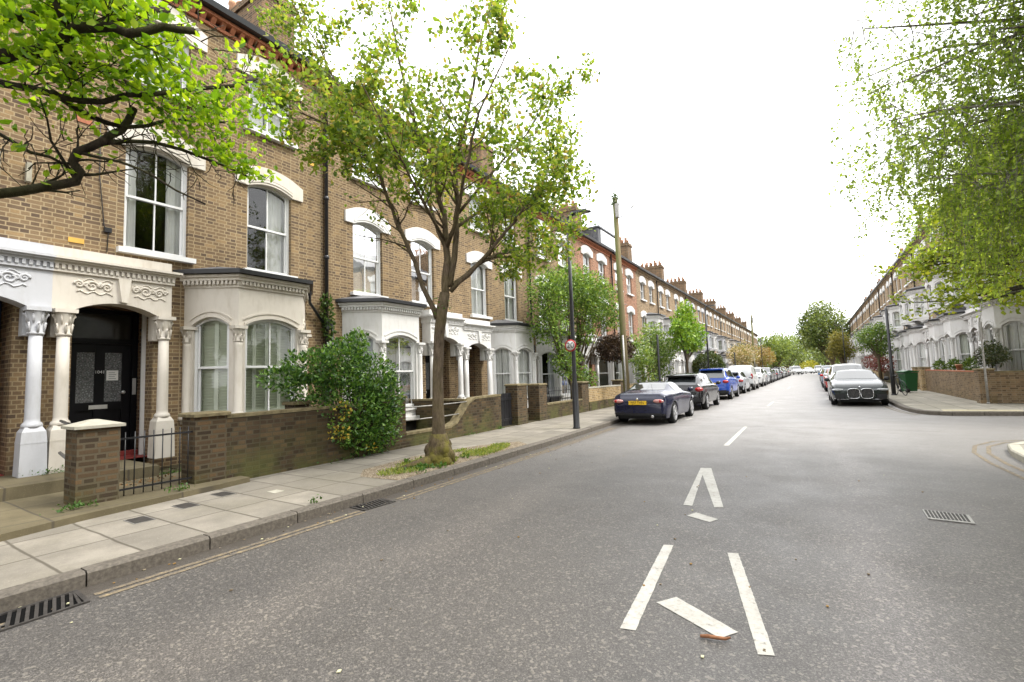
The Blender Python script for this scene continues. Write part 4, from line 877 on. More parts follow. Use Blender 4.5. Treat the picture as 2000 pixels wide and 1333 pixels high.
def make_car(kind,col,label,front=False,group=None,plate='',dark_rims=False):
    k=K[kind]; L,r=k['L'],k['r']; P=np.array(k['P']); th=thing('parked_car',label,'van' if kind=='van' else 'car',(0,0,0),0,group)
    ys=np.unique(np.concatenate([np.linspace(-L/2,L/2,74),P[:,0].clip(-L/2,L/2),*[w+np.cos(np.linspace(0,PI,15))*(r+.055) for w in k['wb']]]))
    ip=lambda c,y: np.interp(y,P[:,0],P[:,c])
    zb0=.20 if kind in('roadster','coupe') else .26
    def section(y):
        sm=[(-.09,1),(0,2),(.09,1)]
        zt,be,w,wr=[sum(ip(c,y+d)*q for d,q in sm)/4 for c in (1,2,3,4)]
        if abs(y)>L/2-.02: zt,be,w,wr=[ip(c,y) for c in (1,2,3,4)]
        zb=zb0+(.08 if abs(y)>L/2-.15 else 0)
        for wy in k['wb']:
            d=abs(y-wy); ra=r+.055
            if d<ra: zb=max(zb,r+math.sqrt(ra*ra-d*d)-.02)
        be=max(be,zb+.05); zt=max(zt,be+.02); z=lambda q:max(q,zb+ (q-zb0)*.03)
        hm=zb0+(be-zb0)*.55
        C=[(w*.95,zb),(w*.99,z(zb0+.12)),(w,z(hm)),(w*.985,z(be-.10)),(w*.955,be-.02),(w*.92,be),(w*.90+(wr-w*.90)*.12,be+(zt-be)*.12),(wr*1.03,be+(zt-be)*.82),(wr*.94,be+(zt-be)*.94),(wr*.55,zt-.012),(0,zt)]
        n=[2,3,3,2,2,2,5,2,3,3]; pts=[]
        for (a,b_),m_ in zip(zip(C,C[1:]),n):
            for q in range(m_): pts.append((a[0]+(b_[0]-a[0])*q/m_,a[1]+(b_[1]-a[1])*q/m_))
        pts.append(C[-1]); A=np.array(pts)
        for _ in range(2):
            B=A.copy(); B[1:-1]=A[:-2]*.25+A[1:-1]*.5+A[2:]*.25; B[-1,1]=A[-2,1]*.5+A[-1,1]*.5; A=B
        return [tuple(q) for q in A]
    secs=[section(float(y)) for y in ys]; nr=len(secs[0]); V=[];F=[];info=[]
    for y,s_ in zip(ys,secs):
        V+=[(x,float(y),z) for x,z in s_]+[(-x,float(y),z) for x,z in s_[-2::-1]]
    N=2*nr-1
    for i in range(len(ys)-1):
        for j in range(N-1):
            F.append((i*N+j,(i+1)*N+j,(i+1)*N+j+1,i*N+j+1)[::-1]); rr=j if j<nr-1 else N-2-j; info.append(rr)
    nb=len(F)
    for e,(i0,sg) in enumerate(((0,-1),(len(ys)-1,1))):  # rounded end caps as grids
        s_=secs[i0]; base=len(V); nx=20; rows=[(x,z) for x,z in s_]
        for x,z in rows:
            for q in range(nx+1):
                t_=2*q/nx-1; V.append((x*t_,float(ys[i0])+sg*.07*(1-t_*t_)*(1 if x>.1 else .2),z))
        for a in range(len(rows)-1):
            for q in range(nx):
                f=(base+a*(nx+1)+q,base+a*(nx+1)+q+1,base+(a+1)*(nx+1)+q+1,base+(a+1)*(nx+1)+q); F.append(f if sg<0 else f[::-1]); info.append(100+e)
    b=MB(); b.add(V,F,0,True); bd=b.build('body',CP[col],th)
    cen=[(sum(V[i][0] for i in f)/4,sum(V[i][1] for i in f)/4,sum(V[i][2] for i in f)/4) for f in F]
    def patch(name,mt,cond,parent=th,d=.007,idx=0):
        vs=[];fs=[]
        for f,c,q in zip(F,cen,info):
            if cond(c[0],c[1],c[2],q):
                a=Vector(V[f[0]]); n=(Vector(V[f[2]])-a).cross(Vector(V[f[3]])-Vector(V[f[1]]))
                if n.length<1e-9: continue
                n.normalize(); o=Vector((c[0],0,c[2]-.55))
                if n.dot(o+Vector((0,.0,0)))<0 and q<100: n=-n
                if q>=100: n=Vector((0,-1 if q==100 else 1,0))
                bb=len(vs); vs+=[Vector(V[i])+n*d for i in f]; fs.append(tuple(range(bb,bb+4)))
        if fs: m_=MB(); m_.add(vs,fs,0,False); return m_.build(name,mt,parent)
    bel=lambda y: float(ip(2,y))
    sw=k['sw']; top=lambda y: float(ip(1,y))
    rz=k['rw']; fz=k['fw']; cap=lambda q:q>=100
    patch('side_windows',M['carglass'],lambda x,y,z,q: 14<=q<=18 and sw[0]<y<sw[1] and all(abs(y-p)>.045 for p in k['pil']) and top(y)-bel(y)>.16)
    patch('windscreen',M['carglass'],lambda x,y,z,q: 20<=q<100 and fz[0]<y<fz[1] and top(y)>bel(y)+.04)
    if kind!='van': patch('rear_window',M['carglass'],lambda x,y,z,q: 20<=q<100 and rz[0]<y<rz[1] and top(y)>bel(y)+.03)
    patch('sill_trim',M['trim'],lambda x,y,z,q: q<2 and abs(y)<L/2-.2) if kind in('suv','van') else None
    hb=float(P[1][1]); e0=-L/2
    def lens(name,mt,x,y,z,rx,ry,rz_):
        b=MB(Matrix.Translation((x,y,z))@Matrix.Diagonal((rx,ry,rz_,1))); b.lathe([(math.sin(PI*q/8)**.7 if 0<q<8 else .02,-math.cos(PI*q/8)) for q in range(9)],0,0,16); return b.build(name,mt,th)
    for s in(-1,1):
        if kind=='roadster':
            l_=lens('tail_light',M['amber'],s*.60,e0-.0,.70,.155,.06,.055); b=MB(Matrix.Translation((s*.66,e0-.045,.70))@Matrix.Rotation(PI/2,4,'X')); b.lathe([(.045,0),(.03,.012)],0,0,14); b.build('brake_lamp',M['tail'],l_)
        elif kind=='van': lens('tail_light',M['tail'],s*.80,e0+.0,1.02,.08,.05,.19)
        else: lens('tail_light',M['tail'],s*.72,e0+.09,hb-.06,.15,.15,.085)
    patch('rear_bumper_trim',M['trim'],lambda x,y,z,q: y<e0+.12 and z<(.34 if kind in('roadster','coupe') else .5))
    for s in(-1,1):
        w_=float(ip(3,L/2-.2))
        l_=lens('headlight',M['lamp'],s*(w_-.19),L/2-.10,(.63 if kind in('coupe','roadster') else .70 if kind!='suv' else .84),.20,.17,.05 if kind=='coupe' else .075)
        if kind=='coupe':
            b=MB(); b.box(min(s*(w_-.34),s*(w_-.08)),max(s*(w_-.34),s*(w_-.08)),L/2+.055,L/2+.075,.655,.672); b.build('light_bar',M['frame'],l_)
    if kind=='coupe':
        gb=MB()
        for s in(-1,1):
            n=20; ce=(s*.205,.49); pt=[]
            for a in range(n):
                an=2*PI*a/n; ca,sa=math.cos(an),math.sin(an); pt.append((ce[0]+.19*math.copysign(abs(ca)**.6,ca),ce[1]+.185*math.copysign(abs(sa)**.6,sa)))
            gb.add([(x,L/2+.085,z) for x,z in pt]+[(x,L/2-.05,z) for x,z in pt],[tuple(range(n))]+[(i,(i+1)%n,n+(i+1)%n,n+i) for i in range(n)])
            sr=MB(); sr.tube([(x,L/2+.087,z) for x,z in pt+[pt[0]]],.011,6); rg=sr.build('grille_surround',M['chrome'],th)
            st=MB()
            for a in range(9):
                for c_ in range(7):
                    x=ce[0]-.15+a*.0375; z=ce[1]-.13+c_*.043
                    if abs(x-ce[0])**2/.03+abs(z-ce[1])**2/.028<1: st.box(x-.004,x+.004,L/2+.086,L/2+.092,z-.009,z+.009)
            st.build('grille_mesh',M['steel'],rg)
        gb.build('grille',M['trim'],th)
        patch('front_intake',M['trim'],lambda x,y,z,q: q==101 and z<.47 and abs(x)>.5,d=.05)
        b=MB(); 
        for s in(-1,1): b.tube([(s*.82,L/2-.02,.30),(s*.6,L/2+.05,.27),(s*.35,L/2+.06,.28)],.008,5)
        b.build('splitter_trim',M['chrome'],th)
        b=MB(); b.lathe([(.028,0),(.028,.006)],0,0,14); b.build('badge',M['chrome'],th).data.transform(Matrix.Translation((0,L/2-.06,.735))@Matrix.Rotation(-PI*.35,4,'X'))
    else:
        patch('grille',M['trim'],lambda x,y,z,q: q==101 and z<.5 and abs(x)<.4,d=.05)
    zp={'roadster':.60,'coupe':.42,'hatch':.66,'suv':.78,'van':.62}[kind]
    b=MB(); b.box(-.26,.26,e0-.085,e0-.05,zp,zp+.11); pr=b.build('number_plate',M['plate'],th)
    if plate: text_obj('plate_letters',plate,.115,M['black'],pr,Matrix.Translation((0,e0-.0865,zp+.055))@Matrix.Rotation(PI/2,4,'X')@Matrix.Diagonal((.82,1,1,1)),.001)
    if kind!='coupe': b=MB(); b.box(-.26,.26,L/2+.05,L/2+.085,.38,.49); b.build('number_plate',M['platew'],th)
    if kind=='roadster':
        b=MB(); b.lathe([(.03,0),(.03,.01)],0,0,12); b.build('badge',M['chrome'],th).data.transform(Matrix.Translation((0,e0-.06,.77))@Matrix.Rotation(PI/2,4,'X'))
        b=MB(Matrix.Translation((.42,e0+.02,.26))@Matrix.Rotation(PI/2,4,'X')); b.lathe([(.036,-.0),(.04,.09),(.03,.09)],0,0,12); b.build('exhaust',M['chrome'],th)
        b=MB(); b.tube([(.3,-1.45,.96),(.3,-1.6,1.2)],.004,4); b.build('aerial',M['black'],th)
    if kind=='van':
        b=MB(); 
        for s in(-1,1): b.tube([(s*.6,-1.9,1.9),(s*.6,.2,1.9)],.015,5)
        b.build('roof_rail',M['trim'],th)
    if kind in('suv','hatch'):
        b=MB(); t_=float(ip(1,-1.45)); b.box(-.55,.55,-1.85,-1.35,t_-.06,t_+.01); b.build('spoiler',CP[col],th)
    for s in(-1,1):
        yb=fz[1]-.22; b=MB(); b.box(min(s*.86,s*.9),max(s*.86,s*.9),yb-.02,yb+.05,bel(yb)+.0,bel(yb)+.05); b.lathe([(.02,bel(yb)+.0),(.09,bel(yb)+.03),(.10,bel(yb)+.09),(.06,bel(yb)+.15)],s*.98,yb,10); b.build('mirror',CP[col] if kind!='coupe' else M['trim'],th)
    for wy in k['wb']:
        for s in(-1,1):
            xo=float(ip(3,wy))-.005; m_=Matrix.Translation((s*xo,wy,r))@Matrix.Rotation(s*PI/2,4,'Y')
            b=MB(m_); b.lathe([(r*.68,-.21),(r*.96,-.205),(r,-.18),(r,-.03),(r*.95,-.004),(r*.70,-.0),(r*.66,-.11)],0,0,28); w=b.build('wheel',M['tyre'],th)
            b=MB(m_); n=5 if kind!='coupe' else 10
            b.lathe([(r*.70,-.05),(r*.72,.003),(r*.66,.004),(r*.64,-.03)],0,0,28)
            for q in range(n):
                a=2*PI*q/n; d_=Vector((math.cos(a),math.sin(a))); e_=Vector((-d_.y,d_.x)); w1,w2=r*.17,r*.11
                b.pz([d_*r*.1-e_*w1*.6,d_*r*.66-e_*w2,d_*r*.66+e_*w2,d_*r*.1+e_*w1*.6],-.03,-.004)
            b.lathe([(r*.16,-.03),(r*.15,.0)],0,0,12); b.build('rim',M['alloy'],w)
            b=MB(m_); b.lathe([(r*.66,-.10),(r*.66,-.07)],0,0,24); b.build('brake_disc',M['trim'],w)
    b=MB(); b.box(-.62,.62,-L/2+.15,L/2-.2,zb0-.03,zb0+.15)
    for wy in k['wb']:
        b.box(-.80,.80,wy-r-.05,wy+r+.05,r*1.2,r*2.02)
    b.build('underbody',M['trim'],th)
    return th
CL='cars parked nose to tail along the left kerb'; CR='cars parked along the right kerb'
def put(c,x,y,rz=0.): c.location=(x,y,0.); c.rotation_euler=(0,0,rz); return c
put(make_car('roadster','navy','dark navy two seat roadster with yellow plate, nearest car on the left',group=CL,plate='PJ57 THN'),-4.45,15.9)
h1=put(make_car('hatch','black','black hatchback parked directly in front of the navy roadster',group=CL),-4.5,21.4)
s1=put(make_car('suv','blue','bright blue tall car with red tail lights, third from the camera',group=CL),-4.55,28.4)
h2=put(make_car('hatch','silver','blue grey hatchback between the bright blue car and white van',group=CL),-4.6,34.8)
v1=put(make_car('van','white','white van with roof rails, fifth vehicle on the left',group=CL),-4.55,40.0)
s2=put(make_car('suv','white','white car just beyond the white van on the left',group=CL),-4.55,46.8,PI)
FAR=[('h2','silver','silver'),('s1','grey','grey'),('h1','grey','dark grey'),('h1','plum','purplish grey'),('h2','plum','plum'),('s1','grey','grey'),('h2','silver','silver'),('h1','black','black'),('s1','gold','beige'),('h2','grey','dark'),('h1','navy','dark blue')]
Pm={'h1':h1,'h2':h2,'s1':s1,'v1':v1}
def recol(c,col):
    for ch in c.children:
        if ch.name.startswith(('body','spoiler','mirror')) and len(ch.data.materials):
            ch.data=MC.setdefault((ch.data.name,col),None) or mk(ch,col)
MC={}
def mk(ch,col):
    k_=(ch.data.name,col); d=ch.data.copy(); d.materials[0]=CP[col]; MC[k_]=d; return d
y=52.3
nth='seventh eighth ninth tenth eleventh twelfth thirteenth fourteenth fifteenth sixteenth seventeenth'.split()
for i,(a,col,w) in enumerate(FAR):
    c=copy_tree(Pm[a]); recol(c,col); put(c,-4.6+.05*math.sin(i*3),y,PI if i%3==1 else 0); c['label']='small distant '+w+' parked car, '+nth[i]+' in the left row'; y+=5.3
for i,(x,yy,a,col,w,rz) in enumerate([(-3.2,118,'v1','white','white van parked where the street ends in the distance',.25),(-1.0,128,'h2','white','small white car at the far end of the road, left of centre',.2),(1.2,138,'v1','white','far white van in the middle of the road end',.1)]):
    c=copy_tree(Pm[a]); recol(c,col); put(c,x,yy,PI+rz); c['label']=w; c['group']='far vehicles where the street ends'
put(make_car('coupe','green','dark green coupe with large twin grilles facing the camera on the right',group=CR),1.42,24.5,PI+R(0))
for (x,yy,a,col,w) in [(1.5,30.6,'s1','white','white roofed car directly behind the dark green coupe'),(1.38,36.4,'h1','red','red hatchback partly hidden behind the pale car on the right'),(1.33,42.5,'h2','midblue','mid blue car fourth in the right row'),(1.35,48.5,'h1','black','black car fifth in the right row, showing only its left side'),(1.4,54.5,'h2','grey','grey car sixth in the right row, mostly hidden'),(1.4,61,'s1','silver','silver car farthest in the right row')]:
    c=copy_tree(Pm[a]); recol(c,col); put(c,x,yy,PI); c['label']=w; c['group']=CR
# ---------------------------------------------------------------- trees and shrubs
rng=np.random.default_rng(7)
def pix(P):
    P=P-np.array([0,0,H]); d=P@np.array(_f); return 1000+F_PX*(P@np.array(_RR))/d, 666.5-F_PX*(P@np.array(_UU))/d
def quads(name,P,A,B,mt,parent,bend=.18,loc=None,hexa=False):
    "one folded leaf per row: base P, tip along A, half width B"
    n=len(P)
    if n==0: return
    P,A,B=[np.asarray(q,dtype=np.float32) for q in (P,A,B)]
    Nn=np.cross(A,B); ln=np.linalg.norm(Nn,axis=1,keepdims=True)+1e-9; La=np.linalg.norm(A,axis=1,keepdims=True); Nn=Nn/ln*La
    if hexa:
        V=np.stack([P,P+A*.35+B+Nn*bend*.5,P+A*.75+B*.75+Nn*bend*.3,P+A-Nn*bend*.4,P+A*.75-B*.75+Nn*bend*.3,P+A*.35-B+Nn*bend*.5],1).reshape(-1,3)
        base=(np.arange(n)*6)[:,None]; I=np.concatenate([base+np.array([[0,1,2,3]]),base+np.array([[0,3,4,5]])],1).reshape(-1); nf=2*n
    else:
        V=np.stack([P,P+A*.5+B+Nn*bend*.3,P+A,P+A*.5-B+Nn*bend*.3],1).reshape(-1,3); I=np.arange(4*n); nf=n
    me=bpy.data.meshes.new(name); me.vertices.add(len(V)); me.vertices.foreach_set('co',V.ravel()); me.loops.add(len(I)); me.loops.foreach_set('vertex_index',I.astype(np.int32))
    me.polygons.add(nf); me.polygons.foreach_set('loop_start',np.arange(0,4*nf,4,dtype=np.int32)); me.polygons.foreach_set('loop_total',np.full(nf,4,dtype=np.int32))
    me.materials.append(mt); me.update(calc_edges=True); me.validate()
    o=bpy.data.objects.new(name,me); COL.objects.link(o)
    if parent: o.parent=parent
    return o
def rand_dirs(n,up=0.,out=None,ow=0.):
    d=rng.normal(size=(n,3)); d/=np.linalg.norm(d,axis=1,keepdims=True); d[:,2]+=up
    if out is not None: d=d+out*ow
    return d/(np.linalg.norm(d,axis=1,keepdims=True)+1e-9)
def leafset(P,size,up=-.2,out=None,ow=0.,var=.35,asp=.32):
    "leaf axes for base points P"
    n=len(P); A=rand_dirs(n,up,out,ow); ref=rand_dirs(n,1.2); B=np.cross(A,ref); B/=np.linalg.norm(B,axis=1,keepdims=True)+1e-9
    s=(size*(1+var*rng.normal(size=n).clip(-1.5,1.5)))[:,None]; return P,A*s,B*s*asp
def walk(p,d,L,n,wob,grav=0.):
    pts=[np.array(p,float)]; d=np.array(d,float); d/=np.linalg.norm(d)
    for i in range(n):
        d=d+rng.normal(size=3)*wob; d[2]+=grav; d/=np.linalg.norm(d); pts.append(pts[-1]+d*L/n)
    return pts,d
def grow(b,tips,pts,r0,level,spec,maxl):
    "children along a limb; spec[level]=(count, length, angle, upward, wobble)"
    cnt,Lc,ang,upw,wob,start=spec[level]; pts=[np.array(q,float) for q in pts]; m_=len(pts)
    for k in range(cnt):
        t_=start+(1-start)*(k+rng.random()*.9)/cnt; f=t_*(m_-1); i=min(int(f),m_-2); p=pts[i]+(pts[i+1]-pts[i])*(f-i)
        ax=pts[i+1]-pts[i]; ax/=np.linalg.norm(ax)+1e-9; s=rng.normal(size=3); s-=ax*s.dot(ax); s/=np.linalg.norm(s)+1e-9
        a=ang*(.7+.6*rng.random()); d=ax*math.cos(a)+s*math.sin(a); d[2]+=upw
        L=Lc*(.6+.7*rng.random())*(1.15-.5*t_); q,_=walk(p,d,L,4 if level<maxl else 3,wob,.02)
        r=r0*(1-.75*t_)*.5; r=max(r,.003); b.tube(q,[r,r*.8,r*.6,r*.42,r*.25][:len(q)],5 if level else 6)
        if level<maxl: grow(b,tips,q,r,level+1,spec,maxl)
        if level>=maxl-1: tips+= [(q[j],q[min(j+1,len(q)-1)]-q[j-1]) for j in range(1,len(q))] if level==maxl else [(q[-1],q[-1]-q[-2])]
def cluster(tips,per,spread,keep=1.):
    P=[]
    for p,d in tips:
        if rng.random()>keep: continue
        n=rng.poisson(per); P.append(p+rng.normal(size=(n,3))*spread)
    return np.concatenate(P) if P else np.zeros((0,3))
# --- the street tree with the mossy root
LM={'C':[(-5.38,6.33,2.81),(-5.34,6.37,3.54),(-5.4,6.45,4.03),(-5.42,6.44,4.5),(-5.6,6.41,5.39),(-5.93,6.25,6.31),(-6.2,6.15,7.55),(-6.38,6.12,8.6)],
'C2':[(-5.31,6.4,3.17),(-5.22,6.48,3.91),(-5.11,6.45,4.62),(-5.14,6.42,5.36),(-4.95,6.45,5.89),(-4.8,6.58,6.75),(-4.62,6.61,7.56),(-4.42,6.78,8.6)],
'L1':[(-5.47,6.24,2.6),(-5.66,6.09,3.17),(-5.75,5.88,3.78),(-5.88,5.63,4.46),(-5.96,5.43,5.04),(-6.1,5.04,5.42),(-6.32,4.58,5.68),(-6.55,4.11,5.78)],
'L2':[(-5.96,5.43,5.04),(-6.35,5.48,6.0),(-6.98,5.33,7.01),(-7.45,5.18,8.0),(-7.93,5.02,8.9)],
'R1':[(-5.3,6.41,3.08),(-4.8,6.58,3.53),(-4.3,6.75,4.07),(-3.85,6.89,4.51),(-3.4,7.01,5.02)],
'R2':[(-5.26,6.44,3.21),(-4.98,7.09,3.73),(-4.7,7.73,4.04),(-4.25,8.53,4.5)],
'R3':[(-5.18,6.51,4.47),(-4.82,7.1,5.33),(-4.33,7.66,6.21),(-3.97,8.24,7.42)],
'B':[(-5.4,6.45,3.84),(-6.15,6.73,5.14),(-6.79,6.7,6.14),(-7.54,6.57,7.42)],
'N':[(-5.32,6.39,3.9),(-4.6,5.96,4.79),(-4.15,5.82,5.7),(-3.57,5.93,6.7)],
'B2':[(-5.31,6.53,4.22),(-5.28,7.75,5.04),(-4.94,8.85,5.52),(-4.66,9.64,6.68)],
'N2':[(-5.36,6.35,4.0),(-5.13,5.49,4.51),(-5.13,4.96,5.06),(-5.28,4.42,5.96)]}
RR_={'C':.072,'C2':.06,'L1':.048,'L2':.03,'R1':.044,'R2':.04,'R3':.03,'B':.034,'N':.034,'B2':.034,'N2':.03}
MUL={'L1':1.7,'R1':1.5,'R2':1.5,'N2':1.5,'L2':1.3,'B2':1.4}
tr=thing('street_tree','street tree with forked limbs and sparse yellow green leaves, growing from a mossy swollen root','tree',(-5.49,6.24,.1))
L0=np.array([-5.49,6.24,.1])
b=MB(); tipsM=[]
b.tube([(.0,0,0),(0,0,.5),(-.005,.0,1.0),(.0,.01,1.6),(.03,.03,2.2),(.07,.07,2.65),(.12,.1,2.95)],[.14,.115,.10,.093,.092,.10,.09],14)
for k,v in LM.items():
    v=[np.array(q)-L0 for q in v]; n=len(v)
    # densify with wobble
    q=[v[0]]
    for a,c in zip(v,v[1:]):
        for j in (.33,.66,1.): q.append(a+(c-a)*j+(rng.normal(size=3)*.018 if j<1 else 0))
    r=RR_[k]; b.tube(q,[max(.008,r*(1-.85*i/len(q))) for i in range(len(q))],9)
    grow(b,tipsM,q,r,0,[(int((6+n*1.2)*MUL.get(k,1.)),1.0,.8,.10,.16,.25),(5,.48,.8,.05,.2,.2),(2,.2,.8,0,.2,.2)],1)
    tipsM+=[(q[-1],q[-1]-q[-2])]*2
b.build('trunk',M['bark'],tr)
b=MB(); random.seed(5)
for k in range(26):
    a=random.uniform(0,6.28); h=random.uniform(.0,.34); r=.20-h*.22; s=random.uniform(.07,.13)
    b.lathe([(s*.3,h-s),(s*.85,h-s*.5),(s,h),(s*.8,h+s*.6),(s*.3,h+s)],r*math.cos(a),r*math.sin(a),9)
b.lathe([(.27,-.02),(.25,.12),(.22,.26),(.17,.4),(.13,.52)],0,0,16)
b.tube([(0,-.1,.08),(-.1,-.45,.06),(-.25,-.85,.0)],[.13,.08,.03],8); b.build('mossy_root',M['bark_root'],tr)
tl_=np.array([p for p,_ in tipsM]); P_=cluster(tipsM,10.5,.085,.84); print('main leaves',len(P_))
rel=P_+L0
keep=(rel[:,2]>2.9)&~((rel[:,2]<4.0)&(rel[:,1]<6.2))
px_,py_=pix(rel); rr_=rng.random(len(rel))
keep=keep&~((px_<860)&(py_>395)&(rr_<.88))&~((px_<760)&(py_>345)&(rr_<.8))&~((px_<965)&(py_>500)&(rr_<.9))&~((py_>545)&(rr_<.95))&~((px_<500)&(rr_<.85))
P_=P_[keep]
lf=mat_leaf('cherry_leaf',[(.05,.095,.02),(.09,.16,.026),(.155,.24,.032),(.24,.32,.05),(.20,.27,.042),(.31,.24,.09)],trans=.54)
quads('crown',*leafset(P_,.073,-.3,asp=.33),lf,tr,hexa=True)
b=MB(); 
for k in range(40):
    a=random.uniform(0,6.28); z=2.72+random.gauss(0,.08); p=Vector((.12+.13*math.cos(a),.06+.13*math.sin(a),z)); d=Vector((math.cos(a),math.sin(a),random.uniform(-.5,.6)))*.06; e=Vector((-d.y,d.x,.01))*.35
    b.add([p,p+d*.5+e,p+d,p+d*.5-e],[(0,1,2,3)])
b.build('trunk_sprouts',mat_leaf('sprout_leaf',[(.05,.12,.02),(.1,.2,.03)]),tr)
# --- near branch of the tree on the left
LB={'a':[(-5.3,-.75,2.5),(-4.26,.27,2.63),(-3.64,.46,2.55),(-3.22,.56,2.5),(-3.17,.69,2.56),(-3.12,.81,2.62),(-3.10,.82,2.67),(-3.10,.79,2.71),(-3.08,.80,2.76),(-3.02,.88,2.83),(-3.06,.97,2.94),(-3.08,1.03,3.1)],
'b':[(-5.2,-.9,3.3),(-3.84,.29,3.23),(-3.18,.53,3.15),(-3.05,.61,3.16),(-2.91,.67,3.18),(-2.86,.7,3.25),(-2.73,.75,3.24),(-2.6,.84,3.21),(-2.52,.95,3.28),(-2.46,1.06,3.3)],
'c':[(-5.2,-.9,3.1),(-3.65,.36,3.14),(-3.23,.55,3.05),(-3.11,.63,3.02),(-3.0,.71,2.98),(-2.95,.86,3.01),(-2.94,1.05,3.14),(-2.96,1.33,3.33),(-2.93,1.63,3.54)],
'd':[(-2.86,.7,3.25),(-2.83,.65,3.31),(-2.88,.63,3.44)],'e':[(-4.26,.27,2.8),(-3.64,.41,2.9),(-3.32,.57,2.83),(-3.13,.64,2.71),(-3.11,.76,2.69)],
'f':[(-3.08,.8,2.76),(-2.94,.93,2.72),(-2.82,1.03,2.65),(-2.59,1.18,2.49)],'g':[(-3.02,.88,2.83),(-3.11,1.14,2.96),(-3.2,1.45,3.01),(-3.19,1.72,2.98)],
'h':[(-3.0,.68,2.99),(-3.08,.85,2.97),(-3.05,.98,2.96),(-3.12,1.21,3.13),(-3.14,1.54,3.27)],'i':[(-5.2,-.9,3.6),(-3.54,.42,3.37),(-3.1,.69,3.46),(-2.89,.87,3.51),(-2.94,1.13,3.68)]}
RB={'a':.05,'b':.032,'c':.02,'d':.016,'e':.012,'f':.008,'g':.012,'h':.014,'i':.03}
tb=thing('street_tree','tree leaning in from the left edge with dark branches and bright green leaves','tree',(-5.49,-1.2,.1)); L0=np.array([-5.49,-1.2,.1])
b=MB(); b.tube([(0,0,0),(0,0,.8),(.03,.03,1.8),(.1,.15,2.5),(.2,.3,3.3),(.1,.4,4.6),(-.2,.5,6)],[.24,.19,.17,.16,.12,.08,.03],12)
tipsB=[]
for k,v in LB.items():
    v=[np.array(q)-L0 for q in v]; q=[v[0]]
    for a,c in zip(v,v[1:]): q+=[a+(c-a)*.5+rng.normal(size=3)*.008,c]
    r=RB[k]; r1=r*.5 if k in'abc' else r*.3
    rad=[r*(1-.55*i/len(q))*(1+.12*rng.random()) for i in range(len(q))]
    if k=='a': rad=[(.042 if i<4 else .025)-.007*i/len(q) for i in range(len(q))]
    b.tube(q,rad,9)
    if k=='f': grow(b,tipsB,q,.006,0,[(3,.12,.8,0,.2,.3)],0); continue
    grow(b,tipsB,q,r*.6,0,[(6 if k in'de' else 11,.34,.8,.06,.22,.3),(4,.17,.8,0,.25,.2)],1)
b.build('trunk',M['bark_dark'],tb)
P_=cluster([t_ for t_ in tipsB],2.6,.05,.8)
W_=P_+L0
# foliage mass of the crown: leaf sprays in flat layers
Q=[]
for (c,r,n) in [((-3.0,.45,3.35),(.35,.35,.13),560),((-2.75,.75,3.42),(.3,.3,.12),520),((-2.85,1.0,3.28),(.25,.28,.08),420),((-2.95,1.15,3.12),(.22,.3,.06),300),((-3.0,1.4,3.28),(.16,.3,.07),280),((-3.08,1.35,3.0),(.14,.3,.05),200),((-3.15,1.62,2.98),(.1,.16,.04),110),((-3.0,1.62,3.42),(.12,.25,.06),150),((-3.05,.75,2.97),(.16,.18,.04),90),((-3.4,.55,3.3),(.3,.3,.12),420),((-3.0,.55,3.5),(.3,.3,.1),420),((-2.9,.6,3.12),(.25,.25,.06),260),((-3.1,1.1,2.84),(.08,.18,.035),50),((-3.25,.62,2.72),(.12,.07,.03),26),((-2.85,.4,3.2),(.3,.2,.05),120)]:
    Q.append(np.array(c)+rng.normal(size=(n,3))*np.array(r)*.62)
W2=np.concatenate(Q); W2=np.concatenate([W2,W2+rng.normal(size=W2.shape)*.03])[rng.random(2*len(W2))<.52]; W_=np.concatenate([W_,W2]); px_,py_=pix(W_); W_=W_[~((py_>(358-.0*px_))&(px_<520))&~((px_<75)&(py_>300))]; px_,py_=pix(W_); W_=W_[~((px_<240)&(py_>225)&(rng.random(len(W_))<.75))&~((px_>240)&(py_>235+(px_-240)*.46))&~((px_>395)&(py_<90))]
lb=mat_leaf('lime_green_leaf',[(.08,.17,.01),(.15,.28,.014),(.24,.38,.018),(.36,.48,.03)],trans=.55)
quads('crown',*leafset(W_-L0,.038,-.15,asp=.31),lb,tb,hexa=True,bend=.25)
# --- shrubs made of leafy lobes
def lobes(E,n,size,mt,parent,name='foliage',up=.2,ow=1.,lo=.72,asp=.3,hexa=False,noise=.12,loc=None):
    vol=np.array([e[3]*e[4]*e[5] for e in E])**(2/3); vol=vol/vol.sum(); PP=[];OO=[]
    for e,v in zip(E,vol):
        k=int(n*v); d=rng.normal(size=(k,3)); d/=np.linalg.norm(d,axis=1,keepdims=True)
        r=(lo+(1.04-lo)*rng.random(k)**.7)[:,None]*(1+noise*np.sin(d[:,:1]*7+e[0]*3)*np.cos(d[:,2:3]*6+e[1])); PP.append(np.array(e[:3])+d*r*np.array(e[3:6])); OO.append(d)
    P=np.concatenate(PP); O=np.concatenate(OO); return quads(name,*leafset(P,size,up,O,ow,asp=asp),mt,parent,hexa=hexa)
bs=thing('garden_bush','dense dark glossy green bush spilling over the brick wall, yellow leaves at its lower left','bush',(-7.6,6.2,.1))
E1_=[(.0,-.1,.95,.55,.75,.75),(.1,.35,.7,.45,.65,.65),(-.1,-.3,1.75,.5,.55,.45),(-.2,.0,2.0,.4,.4,.35),(-.1,.45,1.5,.5,.6,.5),(-.15,-.85,1.75,.4,.5,.3),(-.2,-1.3,1.55,.3,.45,.22),(.15,.6,1.1,.35,.45,.5),(.1,.1,.45,.4,.7,.35),(-.1,-.95,1.35,.3,.4,.25),(-.2,.25,2.2,.22,.2,.3)]
